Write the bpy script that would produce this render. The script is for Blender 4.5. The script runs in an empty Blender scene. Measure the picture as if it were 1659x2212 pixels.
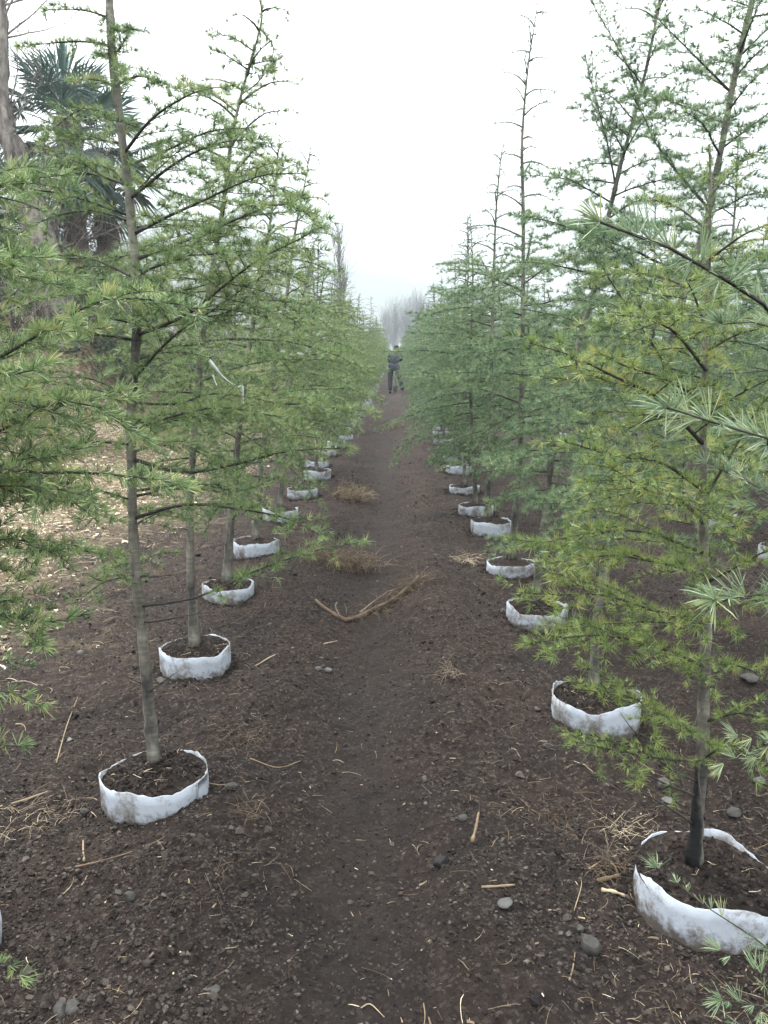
import bpy, math, random
import numpy as np
from mathutils import Vector

sc = bpy.context.scene
C = sc.collection
R = math.radians

# ------------------------------------------------------------------ camera
CAM = np.array([0.0, 0.0, 1.55])
PITCH, YAW, FPX, CU, CV = R(11.64), R(0.69), 1680.0, 829.5, 1106.0
cd = bpy.data.cameras.new('camera')
cam = bpy.data.objects.new('camera', cd)
C.objects.link(cam)
cam.location = CAM
cam.rotation_euler = (math.pi / 2 - PITCH, 0, YAW)
cd.sensor_fit = 'VERTICAL'
cd.sensor_height = 36.0
cd.sensor_width = 27.0
cd.lens = 36.0 * FPX / 2212.0
cd.clip_start = 0.05
cd.clip_end = 3000
sc.camera = cam

# ------------------------------------------------------------------ world, sun, exposure
SUN_EL, SUN_AZ = R(58), R(-35)
w = bpy.data.worlds.new('World')
sc.world = w
w.use_nodes = True
nt = w.node_tree
nt.nodes.clear()
wo = nt.nodes.new('ShaderNodeOutputWorld')
bg = nt.nodes.new('ShaderNodeBackground')
sky = nt.nodes.new('ShaderNodeTexSky')
sky.sky_type = 'NISHITA'
sky.sun_disc = False
sky.sun_elevation = SUN_EL
sky.sun_rotation = SUN_AZ
sky.air_density = 1.0
sky.dust_density = 6.0
hs = nt.nodes.new('ShaderNodeHueSaturation')
hs.inputs['Saturation'].default_value = 0.12
mx = nt.nodes.new('ShaderNodeMixRGB')           # an even overcast layer over the sky
mx.inputs[0].default_value = 0.75
mx.inputs[2].default_value = (13.0, 13.5, 13.8, 1)
nt.links.new(sky.outputs[0], hs.inputs['Color'])
nt.links.new(hs.outputs[0], mx.inputs[1])
# an overcast sky is about three times as bright overhead as at the horizon
wtc = nt.nodes.new('ShaderNodeTexCoord')
wsx = nt.nodes.new('ShaderNodeSeparateXYZ')
nt.links.new(wtc.outputs['Generated'], wsx.inputs[0])
wmr = nt.nodes.new('ShaderNodeMapRange')
wmr.inputs['From Min'].default_value = 0.0
wmr.inputs['From Max'].default_value = 1.0
wmr.inputs['To Min'].default_value = 0.24
wmr.inputs['To Max'].default_value = 1.25
nt.links.new(wsx.outputs['Z'], wmr.inputs['Value'])
wml = nt.nodes.new('ShaderNodeMixRGB')
wml.blend_type = 'MULTIPLY'
wml.inputs[0].default_value = 1.0
nt.links.new(mx.outputs[0], wml.inputs[1])
nt.links.new(wmr.outputs[0], wml.inputs[2])
nt.links.new(wml.outputs[0], bg.inputs['Color'])
bg.inputs['Strength'].default_value = 0.11
nt.links.new(bg.outputs[0], wo.inputs['Surface'])

sl = bpy.data.lights.new('sun', 'SUN')
sl.energy = 1.5
sl.angle = R(25)
sl.color = (1.0, 0.97, 0.92)
so = bpy.data.objects.new('sun', sl)
C.objects.link(so)
so.rotation_euler = (math.pi / 2 - SUN_EL, 0, math.pi - SUN_AZ)
sc.view_settings.view_transform = 'Standard'
sc.view_settings.look = 'None'
sc.view_settings.gamma = 1
sc.view_settings.exposure = 2.2
sc.cycles.use_denoising = True
sc.cycles.denoiser = 'OPENIMAGEDENOISE'
sc.cycles.denoising_input_passes = 'RGB_ALBEDO_NORMAL'
sc.cycles.denoising_prefilter = 'ACCURATE'
sc.cycles.max_bounces = 9
sc.cycles.diffuse_bounces = 6
sc.cycles.glossy_bounces = 2
sc.cycles.transmission_bounces = 4
sc.cycles.volume_bounces = 0
sc.cycles.transparent_max_bounces = 4

# ------------------------------------------------------------------ pixel <-> world (1659 x 2212 reading of the photo)
def rotm():
    a = math.pi / 2 - PITCH
    rx = np.array([[1, 0, 0], [0, math.cos(a), -math.sin(a)], [0, math.sin(a), math.cos(a)]])
    rz = np.array([[math.cos(YAW), -math.sin(YAW), 0], [math.sin(YAW), math.cos(YAW), 0], [0, 0, 1]])
    return rz @ rx
RM = rotm()
def ray(u, v):
    return RM @ np.array([(u - CU) / FPX, -(v - CV) / FPX, -1.0])
def W(u, v, Y):
    d = ray(u, v)
    return CAM + d * (Y / d[1])
def Gz(u, v, z):
    d = ray(u, v)
    return CAM + d * ((z - CAM[2]) / d[2])

# ------------------------------------------------------------------ noise and ground height
def _hash(ix, iy, seed):
    h = (ix.astype(np.int64) * 374761393 + iy.astype(np.int64) * 668265263 + seed * 1442695041) & 0xFFFFFFFF
    h = ((h ^ (h >> 13)) * 1274126177) & 0xFFFFFFFF
    h = (h ^ (h >> 16)) & 0xFFFFFFFF
    return h / 4294967295.0
def vn(x, y, seed=0):
    x = np.asarray(x, float); y = np.asarray(y, float)
    ix = np.floor(x); iy = np.floor(y)
    fx = x - ix; fy = y - iy
    fx = fx * fx * (3 - 2 * fx); fy = fy * fy * (3 - 2 * fy)
    a = _hash(ix, iy, seed); b = _hash(ix + 1, iy, seed)
    c = _hash(ix, iy + 1, seed); d = _hash(ix + 1, iy + 1, seed)
    return (a * (1 - fx) + b * fx) * (1 - fy) + (c * (1 - fx) + d * fx) * fy - 0.5
def sstep(a, b, x):
    t = np.clip((np.asarray(x, float) - a) / (b - a), 0, 1)
    return t * t * (3 - 2 * t)
def ground_h(x, y):
    x = np.asarray(x, float); y = np.asarray(y, float)
    cx = -0.12 + 0.10 * vn(y * 0.5, y * 0 + 3.3, 5)
    track = np.exp(-((x - cx) / 0.24) ** 2) * (1 - sstep(25, 50, y))
    z = -0.055 * track
    z = z + 0.06 * np.exp(-((x - cx - 0.42) / 0.2) ** 2) * (0.6 + 1.4 * vn(x * 0.3, y * 1.1, 9))
    z = z + 0.04 * np.exp(-((x - cx + 0.5) / 0.22) ** 2) * (0.6 + 1.4 * vn(x * 0.3, y * 0.9, 19))
    near = 1 - sstep(12, 22, y)
    mid = 1 - sstep(20, 40, y)
    sm = 1 - 0.45 * track
    z = z + 0.06 * vn(x * 1.3, y * 1.3, 1) * mid
    z = z + sm * mid * (0.040 * vn(x * 4.1, y * 3.6, 2) + 0.022 * vn(x * 7.3, y * 6.1, 8))
    z = z + sm * near * (0.020 * vn(x * 11, y * 11, 3) + 0.017 * vn(x * 27, y * 27, 4)
                         + 0.016 * np.maximum(vn(x * 52, y * 52, 6), 0) + 0.008 * vn(x * 95, y * 95, 7))
    bank = sstep(-3.3, -5.9, x) * sstep(8.5, 13.8, y) * (1 - sstep(34, 42, y))
    z = z + bank * (2.0 + 0.35 * vn(x * 0.9, y * 0.9, 11) + 0.2 * vn(x * 2.3, y * 2.3, 12))
    z = z + (1 - mid) * 0.3 * vn(x * 0.05, y * 0.05, 14)
    return z
def gh(x, y):
    return float(ground_h(np.array([x]), np.array([y]))[0])
def G(u, v, dz=0.0):
    z = 0.0
    for k in range(16):
        p = Gz(u, v, z + dz)
        z = gh(p[0], p[1]) if k < 4 else 0.5 * z + 0.5 * gh(p[0], p[1])
    return np.array([p[0], p[1], z])

# ------------------------------------------------------------------ mesh helpers
class Acc:
    """collects vertices, triangles and quads with a material slot and a tint for each"""
    def __init__(self):
        self.V = []; self.T = []; self.Q = []; self.tm = []; self.qm = []; self.tint = []; self.n = 0
    def add(self, V, T=None, Q=None, m=0, tint=0.5):
        V = np.asarray(V, float)
        if T is not None and len(T):
            self.T.append(np.asarray(T) + self.n); self.tm.append(np.full(len(T), m))
        if Q is not None and len(Q):
            self.Q.append(np.asarray(Q) + self.n); self.qm.append(np.full(len(Q), m))
        self.V.append(V)
        self.tint.append(np.full(len(V), tint) if np.isscalar(tint) else tint)
        self.n += len(V)
    def mesh(self, name, mats, origin=(0, 0, 0), smooth=False):
        me = bpy.data.meshes.new(name)
        V = np.concatenate(self.V) - np.asarray(origin)
        T = np.concatenate(self.T) if self.T else np.zeros((0, 3), int)
        Q = np.concatenate(self.Q) if self.Q else np.zeros((0, 4), int)
        me.vertices.add(len(V))
        me.vertices.foreach_set('co', V.astype(np.float32).ravel())
        nl = T.size + Q.size
        me.loops.add(nl)
        me.loops.foreach_set('vertex_index', np.concatenate([T.ravel(), Q.ravel()]).astype(np.int32))
        me.polygons.add(len(T) + len(Q))
        ls = np.concatenate([np.arange(len(T)) * 3, T.size + np.arange(len(Q)) * 4]).astype(np.int32)
        me.polygons.foreach_set('loop_start', ls)
        mi = np.concatenate((self.tm or [np.zeros(0, int)]) + (self.qm or [np.zeros(0, int)])).astype(np.int32)
        for m in mats:
            me.materials.append(m)
        if len(mats) > 1:
            me.polygons.foreach_set('material_index', mi)
        me.polygons.foreach_set('use_smooth', np.full(len(T) + len(Q), smooth))
        at = me.attributes.new('tint', 'FLOAT', 'POINT')
        at.data.foreach_set('value', np.concatenate(self.tint).astype(np.float32))
        me.update(calc_edges=True)
        return me

def link(name, me, parent=None, loc=None):
    o = bpy.data.objects.new(name, me)
    C.objects.link(o)
    if parent is not None:
        o.parent = parent
    if loc is not None:
        o.location = loc
    return o
def tag(o, label=None, cat=None, group=None, kind=None):
    if label: o['label'] = label
    if cat: o['category'] = cat
    if group: o['group'] = group
    if kind: o['kind'] = kind
    return o
def thing(name, label, cat, loc, group=None):
    o = bpy.data.objects.new(name, None)
    o.empty_display_size = 0.1
    C.objects.link(o)
    o.location = loc
    return tag(o, label, cat, group)

def unit(a):
    a = np.asarray(a, float)
    return a / (np.linalg.norm(a, axis=-1, keepdims=True) + 1e-12)
def tube(P, r, sides=5, cap=True):
    P = np.asarray(P, float); n = len(P)
    r = np.broadcast_to(np.asarray(r, float), (n,)) if np.ndim(r) < 2 else r
    t = unit(np.gradient(P, axis=0))
    ref = np.array([0.0, 0, 1]) if abs(t[:, 2]).mean() < 0.8 else np.array([1.0, 0, 0])
    a = unit(np.cross(t, ref)); b = np.cross(t, a)
    ph = np.arange(sides) * 2 * math.pi / sides
    if np.ndim(r) == 2:
        rr = r[:, :, None]
    else:
        rr = r[:, None, None]
    V = P[:, None, :] + rr * (np.cos(ph)[None, :, None] * a[:, None, :] + np.sin(ph)[None, :, None] * b[:, None, :])
    V = V.reshape(-1, 3)
    i = np.arange(n - 1)[:, None] * sides; j = np.arange(sides)[None, :]
    k = (j + 1) % sides
    Q = np.stack([i + j, i + k, i + sides + k, i + sides + j], -1).reshape(-1, 4)
    T = []
    if cap:
        V = np.vstack([V, P[0], P[-1]])
        c0, c1 = n * sides, n * sides + 1
        for q in range(sides):
            T.append((c0, (q + 1) % sides, q))
            T.append((c1, (n - 1) * sides + q, (n - 1) * sides + (q + 1) % sides))
    return V, np.array(T, int).reshape(-1, 3), Q
def spline(pts, n):
    P = np.asarray(pts, float)
    if len(P) == 2:
        s = np.linspace(0, 1, n)[:, None]
        return P[0] * (1 - s) + P[1] * s
    E = np.vstack([2 * P[0] - P[1], P, 2 * P[-1] - P[-2]])
    d = np.r_[0, np.cumsum(np.linalg.norm(np.diff(P, axis=0), axis=1))]
    out = []
    for x in np.linspace(0, d[-1] * 0.999999, n):
        i = min(np.searchsorted(d, x, 'right') - 1, len(P) - 2)
        u = (x - d[i]) / (d[i + 1] - d[i] + 1e-9)
        p0, p1, p2, p3 = E[i], E[i + 1], E[i + 2], E[i + 3]
        out.append(0.5 * (2 * p1 + (p2 - p0) * u + (2 * p0 - 5 * p1 + 4 * p2 - p3) * u * u + (3 * p1 - p0 - 3 * p2 + p3) * u ** 3))
    return np.array(out)

# ------------------------------------------------------------------ materials
def mat(name, col, rough=0.8, spec=0.3):
    m = bpy.data.materials.new(name)
    m.use_nodes = True
    b = m.node_tree.nodes['Principled BSDF']
    b.inputs['Base Color'].default_value = (*col, 1)
    b.inputs['Roughness'].default_value = rough
    b.inputs['Specular IOR Level'].default_value = spec
    return m, m.node_tree, b
def noise_ramp(nt, scale, stops, detail=6, coord='Object', rough=0.6, mapping=None):
    tc = nt.nodes.new('ShaderNodeTexCoord')
    n = nt.nodes.new('ShaderNodeTexNoise')
    n.inputs['Scale'].default_value = scale
    n.inputs['Detail'].default_value = detail
    n.inputs['Roughness'].default_value = rough
    if mapping:
        mp = nt.nodes.new('ShaderNodeMapping')
        mp.inputs['Scale'].default_value = mapping
        nt.links.new(tc.outputs[coord], mp.inputs[0]); nt.links.new(mp.outputs[0], n.inputs['Vector'])
    else:
        nt.links.new(tc.outputs[coord], n.inputs['Vector'])
    r = nt.nodes.new('ShaderNodeValToRGB')
    e = r.color_ramp.elements
    while len(e) < len(stops):
        e.new(0.5)
    for k, (p, c) in enumerate(stops):
        e[k].position = p
        e[k].color = (*c, 1)
    nt.links.new(n.outputs['Fac'], r.inputs[0])
    return n, r
def bump(nt, b, src, strength, dist):
    bp = nt.nodes.new('ShaderNodeBump')
    bp.inputs['Strength'].default_value = strength
    bp.inputs['Distance'].default_value = dist
    nt.links.new(src, bp.inputs['Height'])
    nt.links.new(bp.outputs[0], b.inputs['Normal'])
    return bp
def needle_mat(name, dark, light, old):
    """needle green running with each tuft's own tint, a few tufts yellowing"""
    m, nt, b = mat(name, light, 0.5, 0.35)
    at = nt.nodes.new('ShaderNodeAttribute'); at.attribute_name = 'tint'
    rp = nt.nodes.new('ShaderNodeValToRGB')
    e = rp.color_ramp.elements
    e[0].position = 0.0; e[0].color = (*dark, 1)
    e[1].position = 0.62; e[1].color = (*light, 1)
    x = e.new(1.0); x.color = (*old, 1)
    nt.links.new(at.outputs['Fac'], rp.inputs[0])
    nt.links.new(rp.outputs[0], b.inputs['Base Color'])
    tr = nt.nodes.new('ShaderNodeBsdfTranslucent')
    nt.links.new(rp.outputs[0], tr.inputs[0])
    ms = nt.nodes.new('ShaderNodeMixShader'); ms.inputs[0].default_value = 0.28
    nt.links.new(b.outputs[0], ms.inputs[1]); nt.links.new(tr.outputs[0], ms.inputs[2])
    nt.links.new(ms.outputs[0], nt.nodes['Material Output'].inputs[0])
    return m
N_LEFT = needle_mat('needles_leaf_green', (0.038, 0.074, 0.034), (0.178, 0.258, 0.102), (0.29, 0.295, 0.12))
N_RIGHT = needle_mat('needles_blue_green', (0.036, 0.072, 0.042), (0.160, 0.245, 0.122), (0.24, 0.27, 0.12))
N_GOLD = needle_mat('needles_yellow_green', (0.046, 0.084, 0.030), (0.200, 0.268, 0.078), (0.29, 0.27, 0.09))
N_GREY = needle_mat('needles_silvery', (0.060, 0.105, 0.055), (0.18, 0.245, 0.145), (0.26, 0.28, 0.13))

def bark(name, stops, scale=9, ring=True, stain=False):
    m, nt, b = mat(name, (0.1, 0.09, 0.08), 0.85, 0.25)
    n, r = noise_ramp(nt, scale, stops, 8, mapping=(1.6, 1.6, 0.55))
    nt.links.new(r.outputs[0], b.inputs['Base Color'])
    n2, _ = noise_ramp(nt, 70, [(0, (0, 0, 0)), (1, (1, 1, 1))], 4, mapping=(1, 1, 2.6))
    if ring:                       # pale and dark cross bands round the stem
        n3, r3 = noise_ramp(nt, 26, [(0.42, (0.62, 0.62, 0.62)), (0.58, (1.12, 1.12, 1.12))], 5, mapping=(0.35, 0.35, 2.2))
        mu = nt.nodes.new('ShaderNodeMixRGB'); mu.blend_type = 'MULTIPLY'; mu.inputs[0].default_value = 0.5
        nt.links.new(r.outputs[0], mu.inputs[1]); nt.links.new(r3.outputs[0], mu.inputs[2]); nt.links.new(mu.outputs[0], b.inputs['Base Color'])
        n2 = n3
    if stain:                      # a black wet patch running up one side from the foot
        tc = nt.nodes.new('ShaderNodeTexCoord'); sx = nt.nodes.new('ShaderNodeSeparateXYZ'); nt.links.new(tc.outputs['Object'], sx.inputs[0])
        n5, r5 = noise_ramp(nt, 12, [(0.3, (0, 0, 0)), (0.7, (1, 1, 1))], 6)
        q1 = nt.nodes.new('ShaderNodeMath'); q1.operation = 'MULTIPLY_ADD'; q1.inputs[1].default_value = 9.0
        nt.links.new(sx.outputs['X'], q1.inputs[0]); nt.links.new(sx.outputs['Z'], q1.inputs[2])
        q2 = nt.nodes.new('ShaderNodeMath'); q2.operation = 'MULTIPLY_ADD'; q2.inputs[1].default_value = 0.16
        nt.links.new(r5.outputs[0], q2.inputs[0]); nt.links.new(q1.outputs[0], q2.inputs[2])
        q3 = nt.nodes.new('ShaderNodeMapRange'); q3.inputs['From Min'].default_value = 0.30; q3.inputs['From Max'].default_value = 0.18
        nt.links.new(q2.outputs[0], q3.inputs['Value'])
        q4 = nt.nodes.new('ShaderNodeMixRGB'); q4.inputs[2].default_value = (0.010, 0.010, 0.011, 1)
        nt.links.new(q3.outputs[0], q4.inputs[0]); nt.links.new(mu.outputs[0], q4.inputs[1]); nt.links.new(q4.outputs[0], b.inputs['Base Color'])
    bump(nt, b, n2.outputs['Fac'], 0.8, 0.008)
    return m
BARK = bark('cedar_bark', [(0.30, (0.030, 0.029, 0.030)), (0.44, (0.072, 0.068, 0.060)), (0.56, (0.150, 0.142, 0.118)), (0.70, (0.235, 0.225, 0.192))])
BARK_STAINED = bark('cedar_bark_stained', [(0.30, (0.030, 0.029, 0.030)), (0.44, (0.072, 0.068, 0.060)), (0.56, (0.150, 0.142, 0.118)), (0.70, (0.235, 0.225, 0.192))], stain=True)
POPLAR_HAZED = bark('hazed_poplar_bark', [(0.3, (0.20, 0.205, 0.215)), (0.7, (0.30, 0.31, 0.32))], 4, False)  # far grove bark, lightened toward blue-grey to carry extra haze in its colour
TWIG = bark('cedar_twig_bark', [(0.3, (0.020, 0.019, 0.019)), (0.6, (0.050, 0.045, 0.038)), (0.85, (0.11, 0.092, 0.07))], 14)
OLD_BARK = bark('old_gnarled_bark', [(0.30, (0.03, 0.027, 0.027)), (0.45, (0.12, 0.105, 0.095)), (0.6, (0.22, 0.20, 0.18)), (0.72, (0.30, 0.28, 0.25))], 7, False)
FIBRE = bark('palm_fibre', [(0.3, (0.03, 0.024, 0.02)), (0.7, (0.10, 0.08, 0.065))], 11, False)
BARE = bark('bare_branch_bark', [(0.3, (0.09, 0.08, 0.08)), (0.7, (0.17, 0.15, 0.145))], 4, False)

def soil_material(name, straw=False):
    m, nt, b = mat(name, (0.045, 0.035, 0.03), 0.95, 0.15)
    n, r = noise_ramp(nt, 26, [(0.3, (0.0090, 0.0074, 0.0067)), (0.5, (0.0275, 0.0212, 0.0182)), (0.72, (0.070, 0.0545, 0.0465))], 12, rough=0.85)
    n2, r2 = noise_ramp(nt, 1.7, [(0.35, (0.72, 0.74, 0.78)), (0.65, (1.22, 1.10, 1.06))], 4)
    mul = nt.nodes.new('ShaderNodeMixRGB'); mul.blend_type = 'MULTIPLY'; mul.inputs[0].default_value = 1
    nt.links.new(r.outputs[0], mul.inputs[1]); nt.links.new(r2.outputs[0], mul.inputs[2])
    # pale grit: single grains and crumbs
    vo = nt.nodes.new('ShaderNodeTexVoronoi'); vo.inputs['Scale'].default_value = 95
    tc = nt.nodes.new('ShaderNodeTexCoord'); nt.links.new(tc.outputs['Object'], vo.inputs['Vector'])
    rr = nt.nodes.new('ShaderNodeValToRGB')
    rr.color_ramp.elements[0].position = 0.78; rr.color_ramp.elements[0].color = (0, 0, 0, 1)
    rr.color_ramp.elements[1].position = 0.98; rr.color_ramp.elements[1].color = (0.55, 0.55, 0.55, 1)
    sp = nt.nodes.new('ShaderNodeSeparateColor'); nt.links.new(vo.outputs['Color'], sp.inputs[0])
    nt.links.new(sp.outputs[0], rr.inputs[0])
    gm = nt.nodes.new('ShaderNodeMixRGB'); gm.inputs[2].default_value = (0.11, 0.092, 0.078, 1)
    nt.links.new(rr.outputs[0], gm.inputs[0]); nt.links.new(mul.outputs[0], gm.inputs[1])
    last = gm.outputs[0]
    if straw:      # trodden strip down the middle of the path: finer, paler, drier earth
        s0 = nt.nodes.new('ShaderNodeSeparateXYZ'); nt.links.new(tc.outputs['Object'], s0.inputs[0])
        nn, nr_ = noise_ramp(nt, 2.2, [(0.2, (0, 0, 0)), (0.8, (1, 1, 1))], 8, rough=0.75)
        a1 = nt.nodes.new('ShaderNodeMath'); a1.operation = 'MULTIPLY_ADD'; a1.inputs[1].default_value = 0.5; nt.links.new(nr_.outputs[0], a1.inputs[0])
        ab = nt.nodes.new('ShaderNodeMath'); ab.operation = 'ADD'; ab.inputs[1].default_value = 0.10; nt.links.new(s0.outputs['X'], ab.inputs[0])
        a2 = nt.nodes.new('ShaderNodeMath'); a2.operation = 'ABSOLUTE'; nt.links.new(ab.outputs[0], a2.inputs[0]); nt.links.new(a2.outputs[0], a1.inputs[2])
        m0 = nt.nodes.new('ShaderNodeMapRange'); m0.inputs['From Min'].default_value = 0.52; m0.inputs['From Max'].default_value = 0.28
        m0.inputs['To Max'].default_value = 0.6; nt.links.new(a1.outputs[0], m0.inputs['Value'])
        n9, r9 = noise_ramp(nt, 14, [(0.3, (0.015, 0.0120, 0.0108)), (0.5, (0.033, 0.0262, 0.0235)), (0.7, (0.062, 0.0495, 0.0445))], 10, rough=0.8)
        g9 = nt.nodes.new('ShaderNodeMixRGB'); nt.links.new(m0.outputs[0], g9.inputs[0]); nt.links.new(last, g9.inputs[1]); nt.links.new(r9.outputs[0], g9.inputs[2])
        last = g9.outputs[0]
    if straw:      # mulch of straw and chips west of the left row
        sx = nt.nodes.new('ShaderNodeSeparateXYZ'); nt.links.new(tc.outputs['Object'], sx.inputs[0])
        n3, r3 = noise_ramp(nt, 1.6, [(0.3, (0, 0, 0)), (0.7, (1, 1, 1))], 8, rough=0.7)
        ad = nt.nodes.new('ShaderNodeMath'); ad.operation = 'MULTIPLY_ADD'
        ad.inputs[1].default_value = -2.0
        nt.links.new(r3.outputs[0], ad.inputs[0]); nt.links.new(sx.outputs['X'], ad.inputs[2])
        mr = nt.nodes.new('ShaderNodeMapRange')
        mr.inputs['From Min'].default_value = -2.8; mr.inputs['From Max'].default_value = -4.2
        nt.links.new(ad.outputs[0], mr.inputs['Value'])
        mr2 = nt.nodes.new('ShaderNodeMapRange')       # the bank behind is bare earth again
        mr2.inputs['From Min'].default_value = -7.4; mr2.inputs['From Max'].default_value = -5.6
        nt.links.new(sx.outputs['X'], mr2.inputs['Value'])
        m3 = nt.nodes.new('ShaderNodeMath'); m3.operation = 'MULTIPLY'
        nt.links.new(mr.outputs[0], m3.inputs[0]); nt.links.new(mr2.outputs[0], m3.inputs[1])
        n4, r4 = noise_ramp(nt, 15, [(0.36, (0.030, 0.022, 0.017)), (0.49, (0.12, 0.092, 0.060)), (0.64, (0.32, 0.27, 0.18))], 10, rough=0.85)
        m4 = nt.nodes.new('ShaderNodeMixRGB')
        nt.links.new(m3.outputs[0], m4.inputs[0]); nt.links.new(last, m4.inputs[1]); nt.links.new(r4.outputs[0], m4.inputs[2])
        last = m4.outputs[0]
    nt.links.new(last, b.inputs['Base Color'])
    bn, _ = noise_ramp(nt, 120, [(0, (0, 0, 0)), (1, (1, 1, 1))], 8, rough=0.8)
    bump(nt, b, bn.outputs['Fac'], 1.0, 0.02)
    return m
SOIL = soil_material('dark_soil', True)
POT_SOIL = soil_material('potting_soil')
def tint_mat(name, a, bcol, c, rough=0.85, nscale=40, mid=0.5):
    m, nt, b = mat(name, a, rough, 0.25)
    at = nt.nodes.new('ShaderNodeAttribute'); at.attribute_name = 'tint'
    rp = nt.nodes.new('ShaderNodeValToRGB'); e = rp.color_ramp.elements
    e[0].color = (*a, 1); e[1].color = (*c, 1); x = e.new(mid); x.color = (*bcol, 1)
    nt.links.new(at.outputs['Fac'], rp.inputs[0])
    n, r = noise_ramp(nt, nscale, [(0.3, (0.7, 0.7, 0.7)), (0.7, (1.25, 1.25, 1.25))], 6)
    mul = nt.nodes.new('ShaderNodeMixRGB'); mul.blend_type = 'MULTIPLY'; mul.inputs[0].default_value = 1
    nt.links.new(rp.outputs[0], mul.inputs[1]); nt.links.new(r.outputs[0], mul.inputs[2])
    nt.links.new(mul.outputs[0], b.inputs['Base Color'])
    bump(nt, b, n.outputs['Fac'], 0.4, 0.004)
    return m
CLOD = tint_mat('soil_crumb', (0.006, 0.0050, 0.0045), (0.027, 0.0208, 0.0178), (0.084, 0.071, 0.061), 0.95)
STONE = tint_mat('stone', (0.009, 0.009, 0.010), (0.045, 0.042, 0.039), (0.105, 0.105, 0.102), 0.75)
STRAW = tint_mat('straw', (0.07, 0.045, 0.03), (0.22, 0.165, 0.105), (0.50, 0.43, 0.31), 0.8)
ROOT = tint_mat('root_fibre', (0.050, 0.034, 0.024), (0.115, 0.082, 0.056), (0.23, 0.185, 0.135), 0.85)

def fabric(name):
    m, nt, b = mat(name, (0.6, 0.63, 0.67), 0.9, 0.2)
    n, r = noise_ramp(nt, 7, [(0.36, (0.075, 0.064, 0.056)), (0.455, (0.20, 0.196, 0.198)), (0.53, (0.32, 0.35, 0.395)), (0.8, (0.37, 0.405, 0.455))], 10, rough=0.75)
    # splashed soil near the ground, in its own ragged outline
    tc = nt.nodes.new('ShaderNodeTexCoord'); sx = nt.nodes.new('ShaderNodeSeparateXYZ')
    nt.links.new(tc.outputs['Object'], sx.inputs[0])
    n2, r2 = noise_ramp(nt, 38, [(0.3, (0, 0, 0)), (0.7, (1, 1, 1))], 6)
    ad = nt.nodes.new('ShaderNodeMath'); ad.operation = 'MULTIPLY_ADD'; ad.inputs[1].default_value = 0.05
    nt.links.new(r2.outputs[0], ad.inputs[0]); nt.links.new(sx.outputs['Z'], ad.inputs[2])
    mr = nt.nodes.new('ShaderNodeMapRange'); mr.inputs['From Min'].default_value = 0.062; mr.inputs['From Max'].default_value = 0.02
    nt.links.new(ad.outputs[0], mr.inputs['Value'])
    mm = nt.nodes.new('ShaderNodeMixRGB'); mm.inputs[2].default_value = (0.07, 0.06, 0.053, 1)
    nt.links.new(mr.outputs[0], mm.inputs[0]); nt.links.new(r.outputs[0], mm.inputs[1])
    nt.links.new(mm.outputs[0], b.inputs['Base Color'])
    n3, _ = noise_ramp(nt, 160, [(0, (0, 0, 0)), (1, (1, 1, 1))], 4)
    bump(nt, b, n3.outputs['Fac'], 0.35, 0.003)
    return m
FABRIC = fabric('white_felt')

# ------------------------------------------------------------------ ground
def lines(a0, first, grow, maxv):
    out = [a0]; s = first
    while out[-1] < maxv:
        out.append(out[-1] + s); s = max(first, grow(out[-1]))
    return np.array(out)
ys = np.r_[np.array([-25, -12, -6, -3, -1.5, -0.6, 0.0, 0.4, 0.7, 0.9]), lines(1.0, 0.011, lambda y: 0.0056 * y ** 1.12 if y < 16 else 0.125 * (y / 16) ** 2.4, 620)]
xr = lines(0.0, 0.012, lambda x: 0.012 if x < 1.5 else 0.012 * (x / 1.5) ** 1.9, 420)
xs = np.r_[-xr[::-1], xr[1:]]
X, Yg = np.meshgrid(xs, ys)
Zg = ground_h(X, Yg)
nx, ny = len(xs), len(ys)
ii = np.arange(ny - 1)[:, None] * nx + np.arange(nx - 1)[None, :]
acc = Acc()
acc.add(np.stack([X.ravel(), Yg.ravel(), Zg.ravel()], 1), Q=np.stack([ii, ii + 1, ii + nx + 1, ii + nx], -1).reshape(-1, 4))
ground = link('ground', acc.mesh('ground', [SOIL], smooth=True))
ground['kind'] = 'structure'

# far hill, a broad ridge beyond the plain
hx = np.linspace(-420, 330, 90); hy = np.linspace(380, 610, 30)
HX, HY = np.meshgrid(hx, hy)
prof = np.interp(hx, [-420, -200, -100, -44, -15, 26, 80, 180, 330], [72, 86, 72, 60, 53, 46, 34, 14, 3])
HZ = prof[None, :] * np.sin(np.clip((HY - 380) / 85, 0, 2) * math.pi / 2) + 6 * vn(HX * 0.03, HY * 0.03, 21) * sstep(380, 420, HY) - 1.0
ii = np.arange(29)[:, None] * 90 + np.arange(89)[None, :]
acc = Acc(); acc.add(np.stack([HX.ravel(), HY.ravel(), HZ.ravel()], 1), Q=np.stack([ii, ii + 1, ii + 91, ii + 90], -1).reshape(-1, 4))
hm, hnt, hb = mat('hazed_hill', (0.06, 0.075, 0.055), 0.95, 0.1)
_, hr = noise_ramp(hnt, 0.06, [(0.35, (0.145, 0.165, 0.16)), (0.65, (0.20, 0.21, 0.20))], 6)  # haze painted in: hill colour raised until it nearly melts into the white
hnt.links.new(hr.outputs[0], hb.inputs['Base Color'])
hill = link('hill', acc.mesh('hill', [hm], smooth=True)); hill['kind'] = 'structure'

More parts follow.
